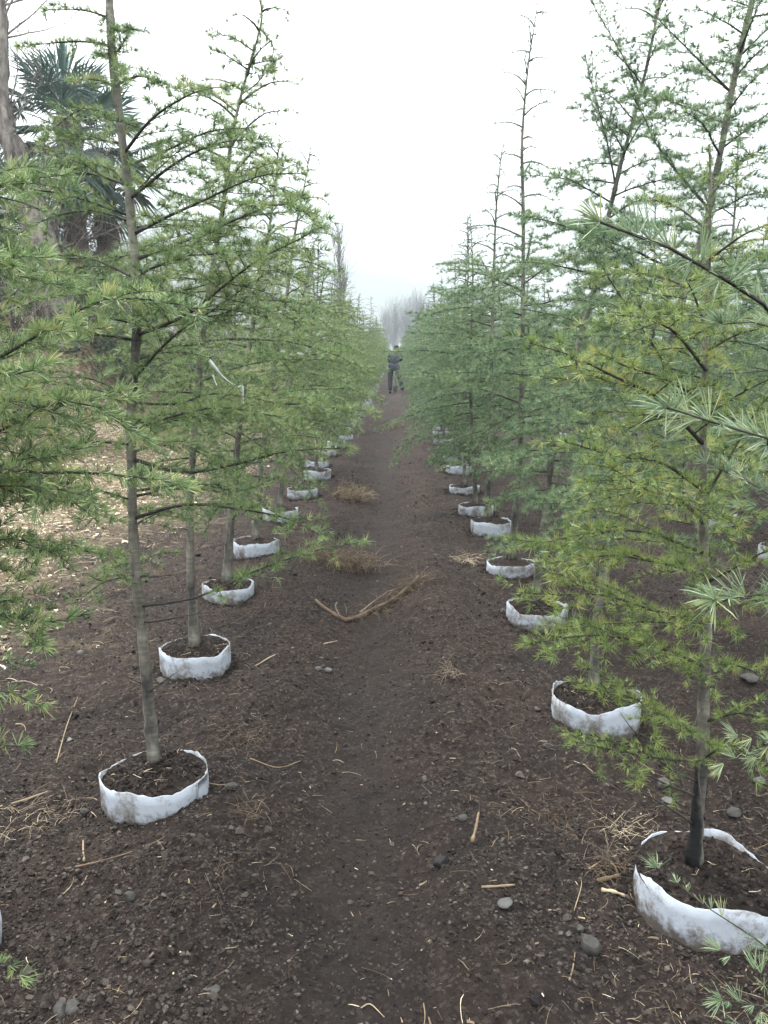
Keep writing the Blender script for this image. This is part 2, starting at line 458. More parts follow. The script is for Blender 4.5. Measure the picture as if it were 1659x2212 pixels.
# ------------------------------------------------------------------ cedars
UP = np.array([0.0, 0, 1])
def sample_poly(P, step, s0, rng):
    d = np.r_[0, np.cumsum(np.linalg.norm(np.diff(P, axis=0), axis=1))]
    L = d[-1]
    n = max(1, int(L * (1 - s0) / step))
    x = L * s0 + (np.arange(n) + rng.random(n)) * (L * (1 - s0) / n)
    pos = np.stack([np.interp(x, d, P[:, k]) for k in range(3)], 1)
    i = np.clip(np.searchsorted(d, x, 'right') - 1, 0, len(P) - 2)
    tan = unit(P[i + 1] - P[i])
    return pos, tan
class Spurs:
    def __init__(self): self.p = []; self.t = []; self.fw = []
    def add(self, p, t, fw):
        if len(p) > 4:               # gaps where tufts have dropped off
            k = np.sin(np.arange(len(p)) * (0.35 + 0.5 * float(abs(p[0, 0] * 97.3) % 1)) + float(p[0, 2] * 41)) > -0.86
            p, t = p[k], t[k]
        self.p.append(p); self.t.append(t); self.fw.append(np.full(len(p), fw))
def grow_needles(acc, sp, rng, m, length, width, slot, tone=0.0, kite=False):
    if not sp.p: return
    P = np.concatenate(sp.p); T = np.concatenate(sp.t); FW = np.concatenate(sp.fw)
    n = len(P)
    rnd = rng.normal(size=(n, 3))
    perp = unit(rnd - (rnd * T).sum(1, keepdims=True) * T)
    S = unit(perp + UP * 0.5 + T * (FW[:, None] + 0.25))
    tint = np.clip(0.44 + tone + 0.2 * rng.normal(size=n) + 0.10 * np.repeat(rng.normal(size=n // 40 + 1), 40)[:n], 0, 1)
    tint = np.where(rng.random(n) < 0.045, np.clip(tint + 0.35, 0, 1), tint)
    lsc = np.repeat(rng.uniform(0.48, 1.15, n), m); keep = rng.random(n * m) < np.repeat(rng.uniform(0.75 if not kite else 0.95, 1.0, n), m)
    P = np.repeat(P, m, 0)[keep]; S = np.repeat(S, m, 0)[keep]; tint = np.repeat(tint, m)[keep]; lsc = lsc[keep]
    N = len(P)
    D = unit(S + 0.37 * rng.normal(size=(N, 3)))
    ln = (length * lsc * rng.uniform(0.7, 1.12, N))[:, None]
    wv = unit(np.cross(D, rng.normal(size=(N, 3)))) * (width * 0.5)
    base = P + D * 0.002
    tint = np.clip(tint + 0.13 * rng.normal(size=N), 0, 1)
    if kite:
        sag = np.array([0, 0, -1.0]) * ln * rng.uniform(0.0, 0.10, N)[:, None]
        q = base + D * ln * 0.7
        V = np.stack([base - wv * 0.7, base + wv * 0.7, q + wv, q - wv, base + D * ln + sag], 1).reshape(-1, 3)
        o = np.arange(N)[:, None] * 5
        acc.add(V, T=o + np.array([[3, 2, 4]]), Q=o + np.array([[0, 1, 2, 3]]), m=slot, tint=np.repeat(tint, 5))
    else:
        V = np.stack([base - wv, base + wv, base + D * ln], 1).reshape(-1, 3)
        acc.add(V, T=(np.arange(N)[:, None] * 3 + np.array([[0, 1, 2]])), m=slot, tint=np.repeat(tint, 3))

def free_curve(start, az, el, L, droop, n, rng):
    P = [np.asarray(start, float)]
    step = L / (n - 1); a = az; e = el
    for k in range(n - 1):
        s = (k + 0.5) / (n - 1)
        ee = e - droop * s ** 1.3 + rng.normal() * 0.05
        a += rng.normal() * 0.06
        P.append(P[-1] + step * np.array([math.cos(a) * math.cos(ee), math.sin(a) * math.cos(ee), math.sin(ee)]))
    return np.array(P)

def grow_branch(P, r0, rng, wood, sp, spur=0.017, bare=0.12, second=0.05, leaf=1.0, slot=0, sides=5, third=True, reach=0.5):
    """one limb with its side shoots; wood goes to `wood`, needle spurs are noted in `sp`"""
    n = len(P)
    L = np.linalg.norm(np.diff(P, axis=0), axis=1).sum()
    rr = r0 * (1 - 0.82 * np.linspace(0, 1, n) ** 0.9)
    V, T, Q = tube(P, rr, sides); wood.add(V, T, Q, slot, rng.random())
    if leaf <= 0: return
    p, t = sample_poly(P, spur / leaf, max(bare, 0.12), rng); sp.add(p, t, 0.35)
    tip = P[-1:]; tt = unit(P[-1:] - P[-2:-1]); sp.add(np.repeat(tip, 3, 0), np.repeat(tt, 3, 0), 2.2)
    if second <= 0: return
    d = np.r_[0, np.cumsum(np.linalg.norm(np.diff(P, axis=0), axis=1))]
    x = L * bare * rng.uniform(0.6, 1.1); side = 1 if rng.random() < 0.5 else -1
    while x < L * 0.97:
        s = x / L
        pos = np.array([np.interp(x, d, P[:, k]) for k in range(3)])
        i = min(np.searchsorted(d, x, 'right') - 1, n - 2)
        t = unit(P[i + 1] - P[i])
        lat = np.cross(t, UP)
        if np.linalg.norm(lat) < 0.15: lat = rng.normal(size=3)
        lat = unit(lat) * side
        a = R(rng.uniform(42, 66))
        dr = unit(t * math.cos(a) + lat * math.sin(a) + UP * rng.normal(0.04, 0.2))
        l2 = (0.05 + min(reach * L, 0.36) * (1 - s) ** 0.85 * min(1, 0.35 + 2.2 * s)) * rng.uniform(0.55, 1.2)
        az = math.atan2(dr[1], dr[0]); el = math.asin(np.clip(dr[2], -1, 1))
        P2 = free_curve(pos, az, el, l2, R(rng.uniform(5, 38)), 6, rng)
        V, T, Q = tube(P2, max(0.0012, r0 * 0.34 * (1 - 0.5 * s)) * (1 - 0.7 * np.linspace(0, 1, 6)), 3, False)
        wood.add(V, T, Q, slot, rng.random())
        p, tn = sample_poly(P2, spur / leaf, 0.08, rng); sp.add(p, tn, 0.35)
        sp.add(np.repeat(P2[-1:], 2, 0), np.repeat(unit(P2[-1:] - P2[-2:-1]), 2, 0), 2.0)
        if third and l2 > 0.12:
            for q in range(int(l2 / 0.055)):
                sx = rng.uniform(0.2, 0.9); k = min(int(sx * 5), 4)
                p3 = P2[k] + (P2[k + 1] - P2[k]) * (sx * 5 - k)
                t3 = unit(P2[k + 1] - P2[k])
                d3 = unit(t3 * 0.75 + unit(np.cross(t3, UP) + 1e-6) * rng.choice([-1, 1]) * 0.7 + UP * rng.normal(0, 0.22))
                l3 = l2 * rng.uniform(0.16, 0.4) * (1.2 - sx)
                P3 = np.array([p3, p3 + d3 * l3 * 0.5, p3 + d3 * l3 + UP * -0.04 * l3])
                V, T, Q = tube(P3, [0.0011, 0.0009, 0.0006], 3, False); wood.add(V, T, Q, slot, rng.random())
                p, tn = sample_poly(P3, spur / leaf, 0.1, rng); sp.add(p, tn, 0.5)
        x += second * rng.uniform(0.65, 1.4) * (0.7 + 0.6 * (1 - s)); side = -side

def cedar(label, trunk, r0, seed, group=None, zlo=0.45, Lmax=0.95, per_m=15, ztop_bare=0.55, limbs=(), hero=False,
          nmat=N_LEFT, m=9, nlen=0.032, nwid=0.0016, spur=0.018, second=0.05, tone=0.0, skip=None, az_bias=None, lean_up=0.0,
          dead=8, name='cedar_tree', leafy_trunk=True, leaf_top=0.45, kite=False, z0=None, tip=0.06, bk=None):
    """a young cedar: trunk, and either a crown in one piece or (hero) each limb a branch of its own with its needles"""
    rng = np.random.default_rng(seed)
    P = spline(trunk, 70)
    base = P[0].copy()
    H = P[-1, 2] - base[2]
    n = len(P); s = np.linspace(0, 1, n)
    rad = r0 * ((1 - s) ** 0.85 * (1 - tip) + tip)
    rad = rad * (1 + 0.25 * np.exp(-s * 24) + 0.35 * np.exp(-s * 70)) * (1 + 0.05 * np.sin(s * 55 + seed) * np.sin(s * 23))
    sides = 10 if hero else 7
    rr = rad[:, None] * (1 + 0.10 * rng.normal(size=(n, sides)) * (1 if hero else 0.6))
    for _ in range(26 if hero else 8):      # scars and swellings where limbs were shed
        k = int(rng.integers(1, n - 4)); c = int(rng.integers(0, sides)); rr[k, c] *= 1.22; rr[k, (c + 1) % sides] *= 1.10
    root = thing(name, label, 'tree', base, group)
    ta = Acc(); V, T, Q = tube(P, rr, sides); V[:sides, 2] -= 0.03; ta.add(V, T, Q)
    wood = Acc(); sp = Spurs(); sp_top = Spurs()
    crown = Acc()
    def finish_branch(wd, spx):
        nd = Acc(); grow_needles(nd, spx, rng, m, nlen, nwid, 0, tone, kite)
        bo = link('branch', wd.mesh('branch', [TWIG], base, True), root)
        if nd.V: link('needles', nd.mesh('needles', [nmat], base), bo)
    def trunk_at(z):
        k = np.clip(np.searchsorted(P[:, 2], z) - 1, 0, n - 2)
        u = (z - P[k, 2]) / (P[k + 1, 2] - P[k, 2] + 1e-9)
        return P[k] * (1 - u) + P[k + 1] * u, rad[k]
    for L_ in limbs:                                   # limbs read off the photograph
        pts, kw = L_ if isinstance(L_, tuple) else (L_, {})
        pts = [np.asarray(q, float) for q in pts]
        Pb = spline(pts, 14)
        Lb = np.linalg.norm(np.diff(Pb, axis=0), axis=1).sum()
        wd, spx = (Acc(), Spurs()) if hero else (wood, sp)
        k2 = dict(spur=spur, second=second); k2.update(kw)
        grow_branch(Pb, k2.pop('r', 0.003 + 0.005 * Lb), rng, wd, spx, **k2)
        if hero: finish_branch(wd, spx)
    z = base[2] + (zlo if z0 is None else z0); az = rng.uniform(0, 6.28)
    ztop = P[-1, 2]
    while z < ztop - 0.06:
        f = max(0.0, (z - base[2] - zlo) / max(0.1, H - zlo))
        az += R(137.5) + rng.normal() * 0.5
        prof = min(1, 0.50 + f * 2.2) * (1 - max(0, f)) ** 0.80 * 1.08
        L = max(0.10, Lmax * prof * rng.uniform(0.6, 1.12))
        el = R(-4 + 34 * f ** 0.8 + rng.normal() * 9) + lean_up
        dr = R(rng.uniform(12, 45))
        bare_top = z > ztop - ztop_bare
        if bare_top: L = rng.uniform(0.16, 0.46) * (0.25 + 0.75 * (ztop - z) / ztop_bare); dr = R(rng.uniform(35, 85)); el += R(10)
        if not (skip and skip(z, az % 6.2832)):
            c, rt = trunk_at(z)
            Pb = free_curve(c, az, el, L, dr, 11, rng)
            wd, spx = (Acc(), Spurs()) if hero else (wood, sp_top if bare_top else sp)
            grow_branch(Pb, (0.0045 if bare_top else 0.0028) + 0.005 * L, rng, wd, spx, spur=spur * (0.9 if bare_top else 1), second=second * (2.2 if bare_top else 1), reach=0.25 if bare_top else 0.5,
                        leaf=leaf_top if bare_top else 1.0, sides=5 if hero else 4, third=not bare_top)
            if hero: finish_branch(wd, spx)
        z += rng.uniform(0.6, 1.4) / per_m * (1.15 if bare_top else 1)
    tk = link('trunk', ta.mesh('trunk', [bk or BARK], base, True), root)
    for q in range(dead):                              # dead bare twigs low on the stem
        zz = base[2] + rng.uniform(0.12, max(0.3, zlo + 0.15)); c, rt = trunk_at(zz)
        Pb = free_curve(c, rng.uniform(0, 6.28), R(rng.uniform(-15, 30)), rng.uniform(0.06, 0.38), R(rng.uniform(-10, 30)), 7, rng)
        grow_branch(Pb, 0.003, rng, wood, sp, leaf=0, sides=4)
    if leafy_trunk:                                    # tufts straight on the upper stem
        k0 = int(n * 0.42)
        p, t = sample_poly(P[k0:], 0.006 if hero else 0.012, 0, rng)
        sp.add(p + unit(rng.normal(size=p.shape)) * np.interp(p[:, 2], P[:, 2], rad)[:, None] * 0.8, t, 0.2)
    grow_needles(wood, sp_top, rng, m, nlen * 0.42, nwid * 1.15, 1, tone - 0.15, kite)
    grow_needles(wood, sp, rng, m, nlen, nwid, 1, tone, kite)
    if wood.V:
        link('twigs' if hero else 'crown', wood.mesh('crown', [TWIG, nmat], base), root)
    return root
def copy_tree(src, loc, rz, sc_, label, group):
    r = src.copy(); C.objects.link(r)
    r.location = loc; r.rotation_euler = (0, 0, rz); r.scale = (sc_, sc_, sc_)
    r['label'] = label
    if group: r['group'] = group
    for ch in src.children:
        c = ch.copy(); C.objects.link(c); c.parent = r
        for g in ch.children:
            d = g.copy(); C.objects.link(d); d.parent = c
    return r

ORD = ['first', 'second', 'third', 'fourth', 'fifth', 'sixth', 'seventh', 'eighth', 'ninth', 'tenth', 'eleventh', 'twelfth', 'thirteenth', 'fourteenth', 'fifteenth', 'sixteenth', 'seventeenth', 'eighteenth', 'nineteenth', 'twentieth']

def ico():
    t = (1 + 5 ** 0.5) / 2
    V = unit(np.array([(-1, t, 0), (1, t, 0), (-1, -t, 0), (1, -t, 0), (0, -1, t), (0, 1, t), (0, -1, -t), (0, 1, -t), (t, 0, -1), (t, 0, 1), (-t, 0, -1), (-t, 0, 1)]))
    F = np.array([(0, 11, 5), (0, 5, 1), (0, 1, 7), (0, 7, 10), (0, 10, 11), (1, 5, 9), (5, 11, 4), (11, 10, 2), (10, 7, 6), (7, 1, 8), (3, 9, 4), (3, 4, 2), (3, 2, 6), (3, 6, 8), (3, 8, 9), (4, 9, 5), (2, 4, 11), (6, 2, 10), (8, 6, 7), (9, 8, 1)])
    return V, F
IV, IF = ico()
# ------------------------------------------------------------------ grow bags
def ring_mesh(rad, h, seed, sag=0.02, flare=0.0, crumbs=0, rot=0.0, dip=0.02):
    rng = np.random.default_rng(seed)
    ns, nh = 72, 7
    th = np.arange(ns) * 2 * math.pi / ns
    o1, o2, o3 = rng.uniform(0, 6.28, 3)
    rim = h + sag * np.sin(2 * th + o1) * 0.5 + sag * 0.35 * np.sin(5 * th + o2) + 0.0018 * rng.normal(size=ns)
    rim = rim - dip * np.maximum(0, np.sin(th + rot)) ** 0.7
    rw = rad * (1 + 0.035 * np.sin(2 * th + o3) + 0.018 * np.sin(3 * th + o1) + 0.003 * np.sin(9 * th + o2))
    V = []
    for side in (0, 1):
        for k in range(nh):
            u = k / (nh - 1)
            z = -0.10 + (rim + 0.10) * u
            crease = 0.0035 * np.sin(7 * th + o2 + 2.4 * u) * np.sin(2 * th + o1) + 0.0015 * np.sin(17 * th + o3 + 3 * u) * (1 - 0.4 * u) + 0.0012 * rng.normal(size=ns)
            r = rw * (1 + flare * (u - 0.4) * np.sin(th + o1)) + crease - side * 0.0035
            V.append(np.stack([r * np.cos(th), r * np.sin(th), z], 1))
    V = np.concatenate(V)
    Q = []
    i = np.arange(ns); j = (i + 1) % ns
    for k in range(nh - 1):
        a = k * ns
        Q.append(np.stack([a + i, a + j, a + ns + j, a + ns + i], 1))
        b = (nh + k) * ns
        Q.append(np.stack([b + j, b + i, b + ns + i, b + ns + j], 1))
    a = (nh - 1) * ns; b = (2 * nh - 1) * ns
    Q.append(np.stack([a + i, a + j, b + j, b + i], 1))
    A = Acc(); A.add(V, Q=np.concatenate(Q))
    # soil filling, mounded to the stem
    S = Acc(); nr = 14; rows = [np.array([[0, 0, h - 0.005]])]
    for k in range(1, nr + 1):
        u = k / nr
        lvl = h - 0.024 + 0.008 * np.sin(th + rot)
        z = lvl + 0.022 * (1 - u) + 0.012 * vn(np.cos(th) * u * 7 + seed, np.sin(th) * u * 7, 3) + 0.010 * vn(np.cos(th) * u * 22 + seed, np.sin(th) * u * 22, 5)
        r = (rw - 0.005) * u
        rows.append(np.stack([r * np.cos(th), r * np.sin(th), z], 1))
    SV = np.concatenate(rows)
    ST = np.stack([np.zeros(ns, int), 1 + i, 1 + j], 1)
    SQ = [np.stack([1 + k * ns + i, 1 + (k + 1) * ns + i, 1 + (k + 1) * ns + j, 1 + k * ns + j], 1) for k in range(nr - 1)]
    S.add(SV, T=ST, Q=np.concatenate(SQ))
    if crumbs:
        a = rng.uniform(0, 6.28, crumbs); q = np.sqrt(rng.random(crumbs)) * 0.96
        k = np.clip((q * nr).astype(int), 1, nr - 1); j_ = (a / 6.2832 * ns).astype(int) % ns
        c = SV[1 + (k - 1) * ns + j_] + rng.normal(size=(crumbs, 3)) * np.array([.006, .006, 0])
        sz = 0.0025 + 0.006 * rng.random(crumbs) ** 3
        vv = (IV * (1 + 0.3 * rng.normal(size=(crumbs, 12, 1)))) * sz[:, None, None] + c[:, None, :]
        S.add(vv.reshape(-1, 3), T=(np.arange(crumbs)[:, None, None] * 12 + IF[None]).reshape(-1, 3), tint=0.5)
    # the overlap where the felt is joined: a strip standing a little proud of the wall
    F = Acc(); a0 = rng.uniform(-0.5, 0.35); ta = np.linspace(a0, a0 + 0.22, 6)
    rows = []
    for k in range(6):
        u = k / 5
        z = -0.06 + (h + 0.062 + 0.008 * math.sin(seed)) * u * np.linspace(1.0, 1.12, 6)
        r = rad * 1.035 + 0.003 + 0.015 * u * np.linspace(0, 1, 6)
        rows.append(np.stack([r * np.cos(ta), r * np.sin(ta), z], 1))
    FV = np.concatenate(rows); fi = (np.arange(5)[:, None] * 6 + np.arange(5)[None, :]).ravel()
    fq = np.stack([fi, fi + 1, fi + 7, fi + 6], 1)
    off = FV.copy(); off[:, :2] *= (1 - 0.003 / rad)
    e = [(k, k + 1) for k in range(5)] + [(5 + 6 * k, 11 + 6 * k) for k in range(5)] + [(35 - k, 34 - k) for k in range(5)] + [(30 - 6 * k, 24 - 6 * k) for k in range(5)]
    eq = np.array([(a, b, b + 36, a + 36) for a, b in e])
    F.add(np.vstack([FV, off]), Q=np.vstack([fq, fq[:, ::-1] + 36, eq]))
    return A, S, F
def bag(label, x, y, rad, h, seed, group, rot=0.0, sag=0.02, flare=0.0, flap=True, dz=0.0):
    rad *= 0.9; h *= 0.78; sag *= 0.5
    o = thing('grow_bag', label, 'grow bag', (x, y, gh(x, y) * 0.6 + dz), group)
    o.rotation_euler = (0, 0, rot)
    A, S, F = ring_mesh(rad, h, seed, sag, flare, 700 if y < 5 else 0, rot)
    link('felt_wall', A.mesh('felt_wall', [FABRIC], smooth=True), o)
    link('soil', S.mesh('soil', [POT_SOIL], smooth=True), o)
    if flap: link('seam_flap', F.mesh('seam_flap', [FABRIC], smooth=True), o)
    return o
BAGS_L = 'white grow bags along the left of the path'
BAGS_R = 'white grow bags along the right of the path'
BAGS_O = 'white grow bags in the rows farther right'
ROW_L = 'cedars in the row left of the path'
ROW_R = 'cedars in the row right of the path'
ROW_O = 'cedars in the rows farther right'

left_px = [(333, 1648), (421, 1392), (492, 1250), (553, 1163), (606, 1094), (652, 1050), (684, 1013)]
right_px = [(1530, 1865), (1286, 1494), (1160, 1292), (1105, 1200), (1061, 1121), (1028, 1081), (1003, 1040), (993, 1000)]
LB = [G(u, v, 0.12)[:2] for u, v in left_px]
RB = [G(u, v, 0.12)[:2] for u, v in right_px]
if True:
    y = LB[-1][1]
    rs = random.Random(4)
    while y < 62:
        y += 1.17 * (1 + rs.uniform(-0.05, 0.05))
        LB.append(np.array([np.interp(y, [8, 15, 28, 60], [-1.04, -0.93, -0.80, -0.85]) + rs.uniform(-0.07, 0.07), y]))
    y = RB[-1][1]
    while y < 62:
        y += 1.17 * (1 + rs.uniform(-0.05, 0.05))
        RB.append(np.array([np.interp(y, [8, 15, 28, 60], [0.92, 0.95, 0.95, 0.95]) + rs.uniform(-0.07, 0.07), y]))
extra_l = {0: 'nearest', 1: 'second nearest'}
desc_l = ['large muddy white grow bag around the nearest left trunk, with an upright flap',
          'white grow bag behind the largest left one, its felt torn low at the front',
          'third white grow bag from the camera left of the path, with a straight front wall',
          'fourth white grow bag from the camera left of the path, under low twigs',
          'fifth white grow bag left of the path, only its front wall clear of the foliage',
          'sixth white grow bag left of the path, a whole clean ring beside the straw clump',
          'seventh white grow bag left of the path, small ring just past the clean one']
desc_r = ['large white grow bag at lower right, a needle spray drooping across its front',
          'dirty white grow bag right of the path with torn, stained right side',
          'third white grow bag right of the path, ragged wall under low green branches',
          'fourth white grow bag right of the path, thin ring with clear back rim',
          'fifth white grow bag right of the path, tall front wall around a dark stem',
          'sixth white grow bag right of the path, low ragged ring half behind a twig',
          'seventh white grow bag right of the path, small block of white wall',
          'eighth white grow bag right of the path, thin ring under a branch']
for k, (x, y) in enumerate(LB):
    if k < 7: lab = desc_l[k]
    elif k < 19: lab = ORD[k] + ' white grow bag from the camera in the line left of the path'
    else: lab = 'tiny hazy white grow bag far down the left line near or past the person'
    bag(lab, x, y, [0.197, 0.197, 0.19, 0.195, 0.19, 0.19, 0.19][k] if k < 7 else 0.19 + 0.012 * math.sin(k * 3.1), 0.135 + 0.02 * math.sin(k * 2.3), 100 + k, BAGS_L,
        rot=[0.0, 0.1, 0.5, -0.3, 2.0, 1.0, 3.0][k] if k < 7 else k * 1.7, sag=0.03 if k != 5 else 0.008, flap=k == 0)
for k, (x, y) in enumerate(RB):
    if k < 8: lab = desc_r[k]
    elif k < 19: lab = ORD[k] + ' white grow bag from the camera in the line right of the path'
    else: lab = 'tiny hazy white grow bag far down the right line near or past the person'
    bag(lab, x, y, [0.225, 0.20, 0.195, 0.19][k] if k < 4 else 0.19 + 0.012 * math.sin(k * 2.1), 0.125 + 0.02 * math.sin(k * 1.9), 300 + k, BAGS_R,
        rot=[2.6, 0.0, 1.4, 2.0][k] if k < 4 else k * 1.3, sag=[0.07, 0.05, 0.05, 0.02][k] if k < 4 else 0.03, flap=False, flare=0.08 if k == 0 else 0.0)

# ---- the nearest trees, read off the photograph
def px(list_uv, Y):
    return [W(u, v, Y + (e[0] if e else 0)) for u, v, *e in list_uv]
def based(list_uv, u, v, dz=0.10):
    b = G(u, v, dz); Y = b[1]
    pts = px(list_uv, Y)
    pts[0] = np.array([b[0], b[1], b[2] + dz])
    return pts, Y

# left one
t1, Y1 = based([(333, 1640), (318, 1480), (300, 1300), (288, 1150), (284, 1000), (285, 850), (295, 720), (292, 580), (283, 460), (268, 330), (252, 200), (240, 80), (236, -20), (230, -150), (227, -260)], 333, 1642)
limbs1 = [
    *[(px(q, Y1), dict(second=0.085, reach=0.16, bare=0.04, spur=0.0055)) for q in (
        [(240, 100), (190, 90), (120, 92), (40, 102)], [(236, 38), (180, 22), (100, 20)], [(244, 120), (262, 100, -.05), (278, 66, -.1)],
        [(238, 60), (262, 68, -.1), (282, 62, -.2)], [(250, 185), (300, 165), (345, 178, -.1)], [(252, 190), (210, 172), (150, 172, .1)],
        [(246, 130), (262, 150, -.15), (270, 180, -.25)], [(242, 110), (225, 120, .1), (205, 125, .15)])],
    px([(268, 330), (330, 255, -.1), (420, 200, -.2), (500, 185, -.3)], Y1), px([(272, 360), (360, 325, -.1), (450, 285, -.15), (545, 275, -.2)], Y1),
    px([(280, 430), (380, 352, -.1), (470, 310, -.2), (560, 300, -.3)], Y1),
    px([(290, 505), (350, 474, -.1), (450, 428, -.2), (560, 380, -.3), (650, 375, -.35)], Y1),
    px([(296, 560), (400, 520, -.15), (520, 470, -.3), (620, 440, -.4), (700, 490, -.45)], Y1),
    px([(300, 722), (360, 700, -.1), (420, 670, -.2), (480, 620, -.3), (560, 560, -.4), (640, 520, -.5), (690, 492, -.5)], Y1),
    px([(292, 700), (250, 690, -.15), (190, 680, -.3)], Y1),
    (px([(285, 990), (390, 1020, -.1), (500, 1005, -.2), (620, 975, -.35), (757, 967, -.45)], Y1), dict(reach=0.2, second=0.06)),
    px([(285, 870), (380, 872, -.05), (470, 850, -.1), (600, 870, -.1)], Y1),
    px([(284, 930), (370, 900, -.2), (480, 880, -.3), (600, 900, -.4)], Y1),
    (px([(288, 1120), (400, 1090, -.1), (520, 1100, -.2), (620, 1120, -.3), (690, 1155, -.4)], Y1), dict(reach=0.2, second=0.06)),
    (px([(290, 1060), (420, 1045, .1), (520, 1060, .15), (600, 1030, .2)], Y1), dict(reach=0.2, second=0.06)),
    (px([(302, 1310), (380, 1300, -.1), (440, 1285, -.15), (560, 1230, -.25), (680, 1190, -.3), (775, 1172, -.35)], Y1), dict(bare=0.5, r=0.005, reach=0.2, second=0.06)),
    px([(290, 1190), (220, 1195, -.1), (140, 1185, -.2), (20, 1195, -.3)], Y1),
    px([(296, 1240), (220, 1260, -.15), (170, 1300, -.25)], Y1),
    px([(284, 1080), (200, 1060, -.1), (90, 1090, -.2)], Y1),
    px([(285, 960), (190, 955, -.1), (80, 985, -.15), (-20, 1010, -.2)], Y1),
    px([(284, 860), (200, 820, .1), (90, 815, .1)], Y1),
    px([(290, 600), (200, 560, .1), (120, 555, .15), (40, 515, .2)], Y1),
    px([(285, 480), (200, 455, .1), (110, 470, .1), (30, 510, .1)], Y1),
    px([(275, 400), (190, 375, .1), (100, 380, .1), (0, 385, .1)], Y1),
    px([(266, 310), (190, 300, .1), (100, 305, .1)], Y1),
    px([(260, 250), (180, 235, .05), (105, 285, .1)], Y1),
    (px([(307, 1345), (350, 1340, -.05), (430, 1325, -.1), (480, 1320, -.12)], Y1), dict(leaf=0, r=0.004)),
    (px([(318, 1500), (345, 1478, -.05), (385, 1450, -.1)], Y1), dict(leaf=0, r=0.004)),
    (px([(312, 1480), (275, 1462, -.05), (250, 1440, -.08)], Y1), dict(leaf=0, r=0.0025)),
    (px([(315, 1572), (280, 1572, -.05), (240, 1570, -.08)], Y1), dict(leaf=0, r=0.0025)),
    (px([(300, 1245), (340, 1245, -.05), (400, 1238, -.1), (430, 1232, -.1)], Y1), dict(leaf=0, r=0.003)),
]
def away(z, az):
    if z > 2.05: return True   # keep generic limbs of the near trees off the path side facing the camera
    return math.sin(az) < -0.55
cedar('tall left cedar nearest the camera, mottled grey trunk rising from the largest muddy grow bag', t1, 0.0192, 11, ROW_L, zlo=0.72, Lmax=0.85, per_m=18,
      limbs=limbs1, hero=True, nmat=N_LEFT, m=12, spur=0.0088, second=0.042, nwid=0.0018, nlen=0.036, ztop_bare=0.2, skip=away, dead=3, tip=0.5)
t2, Y2 = based([(420, 1392), (413, 1250), (410, 1100), (418, 950), (432, 780), (450, 640), (470, 520), (488, 400), (500, 300), (520, 210), (548, 110), (566, 40), (556, -20), (548, -60)], 420, 1394)
limbs2 = [px([(560, 60), (590, 100), (585, 140), (592, 165)], Y2), px([(548, 110), (500, 80), (455, 75)], Y2), px([(535, 150), (490, 120), (458, 105)], Y2), px([(530, 140), (590, 130), (600, 128)], Y2),
          px([(520, 205), (555, 180), (590, 135)], Y2), px([(515, 215), (555, 235), (560, 228)], Y2), px([(510, 240), (440, 190), (400, 200), (350, 178)], Y2),
          px([(490, 380), (560, 360), (620, 345), (650, 360)], Y2), px([(470, 520), (560, 440), (600, 420), (660, 430)], Y2)]
cedar('left cedar with a thin bare leaning top, standing in the second grow bag', t2, 0.0225, 12, ROW_L, zlo=0.95, Lmax=0.95, per_m=16, limbs=limbs2, hero=True,
      nmat=N_LEFT, m=12, spur=0.0088, second=0.043, nwid=0.0021, nlen=0.038, ztop_bare=0.75, skip=lambda z, a: False, dead=4, leaf_top=0.5)
# left tree beside the camera, its stem outside the picture
b0 = np.array([-1.12, 1.70]); z0_ = gh(*b0)
bag('white grow bag at the lower left corner, barely entering the picture', b0[0] - 0.09, b0[1] + 0.02, 0.2, 0.12, 77, BAGS_L, flap=False)
t0 = [np.array([b0[0], b0[1], z0_ + 0.1]), np.array([-1.14, 1.69, 1.0]), np.array([-1.16, 1.70, 2.0]), np.array([-1.15, 1.72, 3.6])]
def L0(pts, z, **k):
    s = np.array([-1.15, 1.70, z]); return ([s] + px(pts, 0.0), k)
limbs0 = [
    L0([(-60, 800, 1.62), (60, 738, 1.60), (150, 680, 1.6), (235, 645, 1.62), (330, 648, 1.66), (430, 668, 1.7)], 1.42),
    L0([(-40, 950, 1.5), (60, 900, 1.48), (110, 872, 1.45), (200, 872, 1.45), (272, 925, 1.45)], 1.25),
    L0([(-40, 1025, 1.45), (100, 1022, 1.42), (190, 1020, 1.4), (300, 1032, 1.4), (385, 1040, 1.42)], 1.15),
    L0([(-40, 1050, 1.6), (60, 1055, 1.7), (150, 1080, 1.8), (210, 1125, 1.9)], 1.1),
    L0([(-60, 1180, 1.5), (30, 1165, 1.6), (120, 1190, 1.7)], 1.0),
    L0([(-80, 1330, 1.45), (40, 1335, 1.45), (90, 1345, 1.45), (142, 1340, 1.45)], 0.8),
    L0([(-120, 1480, 1.3), (-20, 1490, 1.3), (40, 1500, 1.3), (88, 1525, 1.3)], 0.72, second=0.0),
    L0([(-120, 1600, 1.3), (-20, 1608, 1.3), (45, 1612, 1.3)], 0.65, second=0.0),
    L0([(-120, 2060, 1.35), (-30, 2075, 1.35), (20, 2085, 1.35), (50, 2115, 1.36)], 0.45, second=0, bare=0.8),
    L0([(-60, 560, 1.7), (20, 575, 1.8), (90, 610, 1.9), (160, 628, 2.0)], 1.6),
    L0([(-60, 410, 1.6), (40, 390, 1.7), (140, 378, 1.7)], 1.85),
    L0([(-60, 425, 1.6), (20, 430, 1.6), (85, 452, 1.6)], 1.83, second=0),
    L0([(-60, 560, 1.5), (-10, 560, 1.45), (30, 575, 1.4)], 1.6),
    L0([(-60, 830, 1.4), (0, 815, 1.35), (70, 800, 1.3)], 1.35),
]
